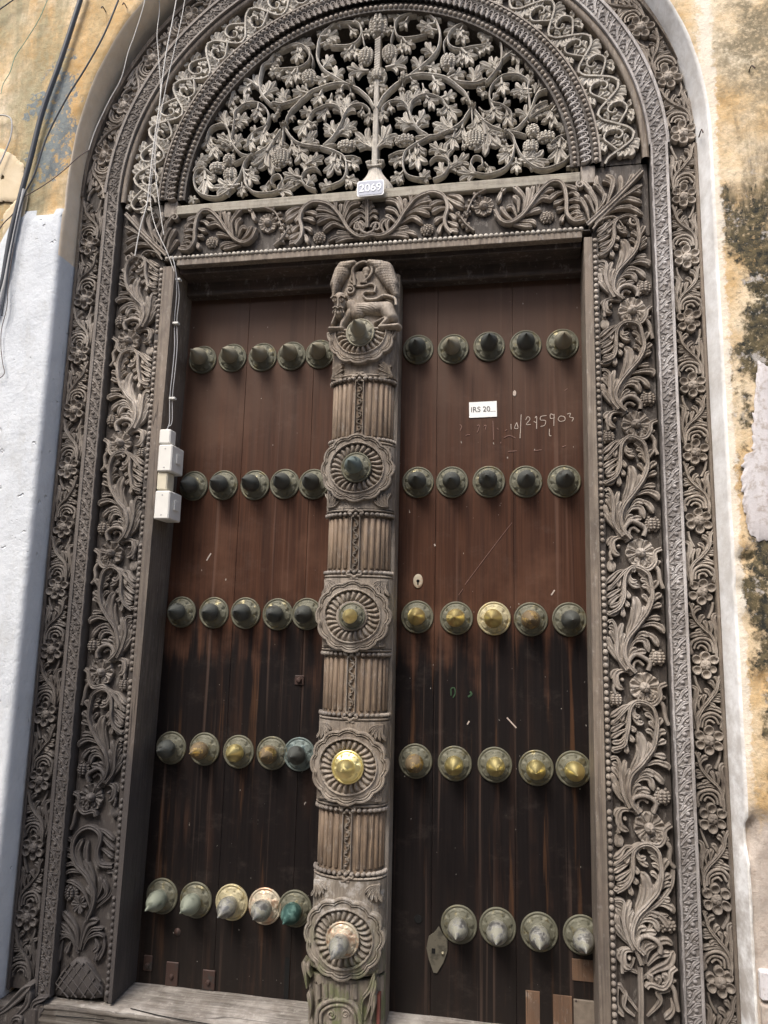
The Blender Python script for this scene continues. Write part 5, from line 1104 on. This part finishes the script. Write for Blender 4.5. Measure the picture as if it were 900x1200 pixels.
# lion, snakes and birds at the head: reliefs on the post
tl = TR(370, 290, 7.5, -.01); LN_ = lambda p: [(x - PX, z + 1.10) for x, z in tl(p)]
def relief(caps, bounds, name, mat, step=.0016, extra=None, floor=-.012):
    """one continuous relief: smooth union of tapered rounded limbs [(p, q, r0, r1, h0, h1)]"""
    (x0, x1), (z0, z1) = bounds; xs = np.arange(x0, x1, step); zs = np.arange(z0, z1, step); X, Z = np.meshgrid(xs, zs, indexing='ij'); Hh = np.full(X.shape, 0.0)
    acc = np.zeros(X.shape)
    for (p, q, r0, r1, h0, h1) in caps:
        p = np.array(p); q = np.array(q); d = q - p; L2 = max(1e-9, d @ d); t = np.clip(((X - p[0]) * d[0] + (Z - p[1]) * d[1]) / L2, 0, 1); dist = np.hypot(X - p[0] - t * d[0], Z - p[1] - t * d[1]); r = r0 + (r1 - r0) * t; hh = h0 + (h1 - h0) * t
        b = hh * np.sqrt(np.clip(1 - (dist / r) ** 2, 0, 1)); acc = np.maximum(acc, b) + .0 * acc
    Hh = acc
    for _ in range(2):
        K = Hh.copy(); K[1:-1, 1:-1] = (Hh[1:-1, 1:-1] * 2 + Hh[:-2, 1:-1] + Hh[2:, 1:-1] + Hh[1:-1, :-2] + Hh[1:-1, 2:]) / 6; Hh = K
    if extra is not None: Hh = Hh + extra(X, Z) * (Hh > .002)
    mask = Hh > .0012; V = np.stack([X, np.where(mask, -Hh, -floor), Z], -1).reshape(-1, 3); B = len(zs); f = []
    for i in range(len(xs) - 1):
        for j in range(B - 1):
            if mask[i, j] or mask[i + 1, j] or mask[i, j + 1] or mask[i + 1, j + 1]: f.append((i * B + j, i * B + j + 1, (i + 1) * B + j + 1, (i + 1) * B + j))
    used = sorted({k for q in f for k in q}); mp = {k: n_ for n_, k in enumerate(used)}
    m = MB(); m.add(V[used], [tuple(mp[k] for k in q) for q in f]); return m.build(name, mat)
c1 = lambda a, b: LN_([(a, b)])[0]; U = .00245 / 7.5 * 1.0
def cp(a, b, r0, r1, h0=.02, h1=None): return (c1(*a), c1(*b), r0 * U, r1 * U, h0, h0 if h1 is None else h1)
lion = [cp((330, 530), (620, 520), 62, 66, .026), cp((300, 500), (360, 560), 60, 78, .028), cp((620, 540), (655, 600), 72, 58, .028), cp((660, 600), (560, 690), 40, 22, .024, .02), cp((560, 695), (720, 680), 24, 26, .022), cp((520, 660), (600, 620), 18, 20, .022),
        cp((215, 440), (215, 520), 66, 58, .034), cp((210, 540), (205, 590), 44, 40, .034), cp((155, 440), (165, 450), 16, 16, .036), cp((270, 440), (275, 450), 16, 16, .036), cp((300, 560), (240, 660), 44, 30, .024), cp((240, 650), (225, 700), 32, 26, .024), cp((170, 600), (140, 670), 20, 16, .02), cp((120, 710), (230, 710), 20, 28, .024)]
def lface(X, Z):
    e = np.zeros_like(X)
    for a, b, r, h_ in ((178, 488, 20, .004), (240, 488, 20, .004), (178, 488, 10, -.005), (240, 488, 10, -.005), (208, 530, 14, .004), (208, 566, 22, -.003)):
        c = c1(a, b); d = np.hypot(X - c[0], Z - c[1]) / (r * U); e += h_ * np.exp(-d * d * 1.6)
    c = c1(450, 560); r = np.hypot(X - c[0] + .02, Z - c[1] + .05); e += .0009 * np.sin(r * 900) * (np.abs(X - c[0]) < .03)
    return e
bx = (c1(100, 400)[0], c1(770, 400)[0]); bz = (c1(400, 745)[1], c1(400, 395)[1])
mt = relief(lion, (bx, bz), 'lion', M['post'], .0015, lface); part('lion', mt, PO, (0, .006, 0))
m = MB()
for sx_ in (178, 240):
    dish_(m, *c1(sx_, 488), .0068, .0060, .006, 0); m.dome(*c1(sx_, 488), .003, .007)
    stroke(m, LN_([(sx_ - 32, 472), (sx_, 450), (sx_ + 32, 468)]), .0020, .0065, 'stem', n=8)
stroke(m, LN_([(209, 470), (209, 545)]), .0032, .008, 'stem', n=6); stroke(m, LN_([(165, 560), (185, 546), (209, 558), (233, 546), (255, 560)]), .0022, .007, 'stem', n=12)
for sx_ in (170, 190, 230, 250): stroke(m, LN_([(sx_, 570), (sx_ + (sx_ - 209) * .3, 600)]), .0018, .005, n=5)
lf = part('lion_face', m.build('lion_face', M['post']), PO, (0, -.027, 0))
m = MB()
stroke(m, LN_([(705, 500), (690, 440), (600, 415), (530, 445), (450, 450), (410, 410), (440, 385), (500, 385)]), .0042, .014, 'stem', n=40, base=-.01, w1=.003); part('lion_tail', m.build('lion_tail', M['post']), PO, (0, .004, 0))
m = MB()
volute(m, c1(297, 365), .016, .0042, .014, 1.3, 2., -1, base=-.01); stroke(m, LN_([(340, 330), (420, 330), (480, 310), (520, 330), (510, 385)]), .0042, .014, 'stem', n=26, base=-.01); stroke(m, LN_([(340, 330), (330, 250), (320, 200), (350, 150), (420, 120), (480, 150), (490, 210), (450, 270), (400, 300)]), .0058, .018, 'stem', n=40, base=-.01, w1=.004)
stroke(m, LN_([(310, 240), (300, 280), (325, 300), (345, 260)]), .004, .013, 'stem', n=20, base=-.01)
for k in range(5): stroke(m, LN_([(430, 220 + 8 * k), (400 + 8 * k, 270), (390 + 14 * k, 305)]), .002, .016, 'stem', n=8, base=0)
m.dome(*c1(458, 208), .003, .022); part('snake', m.build('snake', M['post']), PO, (0, .008, 0), label='coiled snakes between the two birds')
def bird(cap, nm):
    def fe(X, Z): return .0016 * np.abs(np.sin(X * 420 + np.cos(Z * 300))) * np.abs(np.sin(Z * 380)) 
    bx = (c1(80, 200)[0], c1(760, 200)[0]); bz = (c1(400, 430)[1], c1(400, 60)[1]); return relief(cap, (bx, bz), nm, M['post'], .0016, fe)
b1 = bird([cp((220, 200), (165, 300), 80, 55, .024, .02), cp((170, 310), (150, 420), 45, 18, .02, .014), cp((230, 160), (330, 130), 60, 34, .024)], 'bird'); part('bird', b1, PO, (0, .008, 0))
b2 = bird([cp((590, 180), (660, 300), 92, 60, .024, .02), cp((660, 300), (700, 400), 50, 24, .02, .014), cp((560, 150), (470, 125), 64, 36, .024), cp((440, 190), (440, 240), 44, 34, .018)], 'bird'); part('bird', b2, PO, (0, .008, 0))

# ================================================================== SILL
SL = thing('door_sill', 'bleached split timber sill under the door leaves, worn pale on top', 'sill', (CX, 0, -1.12))
m = MB(); NX, NY = 190, 60; V = np.zeros((NX, NY, 3))
for i in range(NX):
    x = -.885 + 1.64 * i / (NX - 1)
    for j in range(NY):
        t = j / (NY - 1)
        if t < .6: y = .14 - (.14 + .022) * t / .6; z = .042 - .006 * (t / .6) + .0006 * math.sin(x * 30 + y * 90)
        else: y = -.022 - .006 * math.sin((t - .6) / .4 * PI) ; z = .036 - .30 * ((t - .6) / .4) ** 1.4
        e = .0022 * math.exp(-((t - .6) / .04) ** 2) * (math.sin(x * 31) + .7 * math.sin(x * 83 + 1)); gr_ = .0016 * math.sin(x * 3 + t * 190 + 1.2 * math.sin(x * 5)) * (1 if t > .6 else .22)
        V[i, j] = (x, y + e + gr_ * 2, z - abs(e) * .9 + gr_)
def quads(lo_, hi_): 
    mm = MB(); mm.grid(V[:, lo_:hi_]); return mm
kk = 37
part('sill_top', quads(0, kk).build('sill_top', M['sill']), SL); part('sill_face', quads(kk - 1, NY).build('sill_face', M['sillf']), SL)
m = MB()
for p in ([(-.62, .0, .04), (-.5, -.02, .04), (-.35, -.03, .04)], [(-.3, -.02, .04), (-.12, .0, .04)], [(-.8, -.08, .036), (-.66, -.07, .036)]):
    stroke(m, [(a, b) for a, b, c in p], .0012, .0008, 'stem', n=14, base=-.002)
me = m.build('crack', M['hole'], mapf=lambda V: np.stack([V[:, 0], V[:, 2], .0395 - V[:, 1] * .6], 1)); part('crack', me, SL)
# carved scroll foot left of the sill
m = MB(); tz = TR(0, 1040, 5, -.03); zq = lambda p: [(x - CX, z + 1.12) for x, z in tz(p)]
stroke(m, zq([(-60, 760), (20, 720), (100, 650), (150, 600), (185, 575)]), .014, .02, n=18, base=-.05); stroke(m, zq([(40, 820), (110, 740), (160, 680), (175, 600)]), .01, .018, n=16, base=-.05); stroke(m, zq([(60, 830), (80, 770), (120, 760), (130, 800)]), .008, .02, n=14, base=-.05)
stroke(m, zq([(190, 840), (185, 740), (195, 680), (270, 650)]), .008, .014, n=16, base=-.05)
stroke(m, zq([(215, 830), (215, 740), (245, 690)]), .016, .01, n=16, base=-.05)
part('scroll_foot', m.build('scroll_foot', M['carved']), SL, (0, -.02, 0), label='curled carved foot left of the sill')
m = MB(); m.box(-1.03, -.886, -.03, .14, -.3, .030, bev=.01); part('plinth_block', m.build('plinth_block', M['ground'], False), SL)

# ================================================================== CABLES, BOXES, NAILS
def cable(name, label, cat, pts, r, mat, Y=WF - .03, group=None, seg=60):
    p3 = []; r = r * (.72 if r < .0045 else 1)
    for q in pts:
        y = q[2] if len(q) > 2 else Y; x, z = P(q[0], q[1], y); p3.append((x, y, z))
    m = MB(); tube(m, p3, r, 7, seg); o = part(name, m.build(name, mat), None); tag(o, label, cat, group); return o
W1 = WF - .02
cable('power_cable', 'thick black power cable slanting down the wall at upper left', 'cable', [(98, -12), (72, 68), (50, 130), (36, 185), (26, 222), (14, 268), (8, 300), (3, 330), (-6, 360)], .0088, M['black'], W1)
cable('power_cable', 'thin black cable slanting beside the thick one at upper left', 'cable', [(142, -8), (122, 40), (100, 80), (78, 115), (55, 160), (40, 205), (26, 235), (12, 300), (2, 370)], .0042, M['black'], W1 - .015)
cable('power_cable', 'short black cable across the top left corner of the wall', 'cable', [(-10, 18), (4, 8), (24, -6)], .003, M['black'], W1)
cable('service_wire', 'brown wire rising from the cable bunch to the edge of the arch', 'cable', [(26, 232), (50, 218), (72, 202), (92, 184), (104, 176)], .0022, M['brownwire'], W1)
cable('service_wire', 'pale wire from the arch edge up along the plaster reveal', 'cable', [(104, 176), (112, 152), (128, 118), (142, 92), (150, 62), (158, 40), (168, 8), (171, -8)], .0018, M['palewire'], WF - .008)
cable('service_wire', 'brown wire from the cable bunch off the left edge', 'cable', [(26, 236), (14, 252), (4, 262), (-8, 280)], .0026, M['brownwire'], W1)
cable('service_wire', 'thin dark wire hanging on the whitewash at far left', 'cable', [(24, 240), (16, 290), (10, 330), (8, 360), (2, 385), (1, 405), (3, 425), (5, 438), (-3, 445)], .0018, M['brownwire'], W1)
cable('service_wire', 'grey looped wire at the left edge above the cream patch', 'cable', [(-8, 136), (4, 135), (13, 140), (13, 158), (6, 178), (-4, 200)], .0034, M['greywire'], W1)
cable('string', 'green string hanging at the top left of the wall', 'string', [(58, -6), (46, 22), (30, 48), (18, 66), (12, 84), (4, 98), (1, 110)], .0016, M['greenwire'], W1)
cable('cable_bundle', 'frayed grey cable bundle running down the left edge over the whitewash', 'cable', [(28, 222), (20, 262), (12, 300), (6, 330), (2, 345), (-4, 370)], .0065, M['greywire'], W1)
YA = -.03
cable('hanging_wire', 'leftmost of three pale wires hanging across the left side of the arch', 'cable', [(185, -8), (187, 10), (184, 40), (186, 70), (188, 110), (183, 150), (180, 190), (176, 230), (181, 262), (196, 296), (204, 318, -.02)], .0018, M['palewire'], YA, 'wires hanging across the arch')
cable('hanging_wire', 'middle and thickest of three pale wires hanging across the left side of the arch', 'cable', [(208, -8), (202, 25), (195, 60), (190, 95), (186, 130), (180, 170), (175, 215), (172, 240), (164, 268), (158, 300)], .0026, M['palewire'], YA - .006, 'wires hanging across the arch')
cable('hanging_wire', 'rightmost of three pale wires hanging across the left side of the arch', 'cable', [(218, -8), (212, 25), (204, 60), (196, 95), (189, 130), (183, 165), (182, 200), (188, 250), (192, 275)], .0018, M['palewire'], YA - .003, 'wires hanging across the arch')
CY = .005
jx = lambda py: 213 - (py - 320) * .045
def cab_j(name, label, off, z_end, r=.0022):
    pts = [(202, 300, -.02), (206, 318, -.015), (209 + off, 345, .01)] + [(jx(y) + off - 4 + 1.5 * math.sin(y * .05), y, .018) for y in range(375, z_end, 30)] + [(196 + off * .3, z_end, .01)]
    return cable(name, label, 'cable', pts, r, M['greywire'], CY, 'wires clipped down the left jamb')
cab_j('service_wire', 'outer of two grey wires clipped down the left jamb to the switch boxes', -2, 504); cab_j('service_wire', 'inner of two grey wires clipped down the left jamb to the switch boxes', 1, 500, .0018)
for py, where in ((328, 'highest'), (379, 'second highest'), (467, 'lowest')):
    x, z = P(jx(py) - 4, py, .015); m = MB(); m.box(-.010, .010, -.004, .012, -.0035, .0035, bev=.001); o = part('cable_clip', m.build('cable_clip', M['box'], False), None, (x, .012, z)); tag(o, '%s white plastic clip holding wires on the left jamb' % where, 'cable clip', 'clips on the left jamb')
# switch boxes mounted on the reveal of the left jamb
def jbox(name, label, px0, px1, py0, py1, mat, rocker=True, dep=.085, proud=.0):
    a = P(px0, py0, .0 - proud); b = P(px1, py1, .0 - proud); w_ = b[0] - a[0]; h_ = a[1] - b[1]
    B = thing(name, label, 'switch box' if rocker else 'cable connector', (a[0], -proud, b[1]))
    m = MB(); m.box(0, w_, 0, dep, 0, h_, bev=.0035); part('housing', m.build('housing', mat, False), B)
    if rocker:
        m = MB(); m.box(w_, w_ + .005, .028, .058, h_ * .35, h_ * .72, bev=.0015); part('rocker', m.build('rocker', M['box'], False), B)
        for zz_ in (.15, .85): m = MB(); m.lathe([(.0001, .0015), (.002, .001), (.0025, 0)], 10, 'y'); part('screw', m.build('screw', M['greywire']), B, (w_ * .5, 0, h_ * zz_))
jbox('switch_box', 'upper white switch box on the left jamb, below the small connector', 186, 200, 521, 552, M['box'], proud=.012)
jbox('switch_box', 'lower white switch box on the left jamb', 182, 197, 575, 608, M['box'], proud=.012)
jbox('wire_connector', 'small cream connector above the upper switch box', 187, 199, 503, 519.5, M['box'], False, .04, .006)
jbox('wire_connector', 'yellowed connector between the two switch boxes', 184.5, 195, 552.5, 574, M['boxd'], False, .05, .004)
for (px, py), where in zip(((825, 85), (858, 85), (124, 12), (150, 10), (892, 330)), ('', '', '', '', '')): pass
for px, py, r_, lab in ((878, 84, (.5, .2), 'bent rusty nail in the ochre plaster right of the arch'), (124, 14, (.3, .3), 'left of two rusty nails in plaster above the arch'), (149, 10, (-.3, .2), 'right of two rusty nails in plaster above the arch'), (820, 158, (1.2, 0), 'small nail in the white reveal beside the arch')):
    Yn = WF if px != 820 else -.03
    x, z = P(px, py, Yn); m = MB(); tube(m, [(0, .01, 0), (0, -.02, .002), (r_[1] * .02, -.035, -.018)], .002, 6, 10); m.dome(0, 0, .0001, .0001)
    o = part('nail', m.build('nail', M['iron']), None, (x, Yn, z)); tag(o, lab, 'nail', 'nails in the wall')
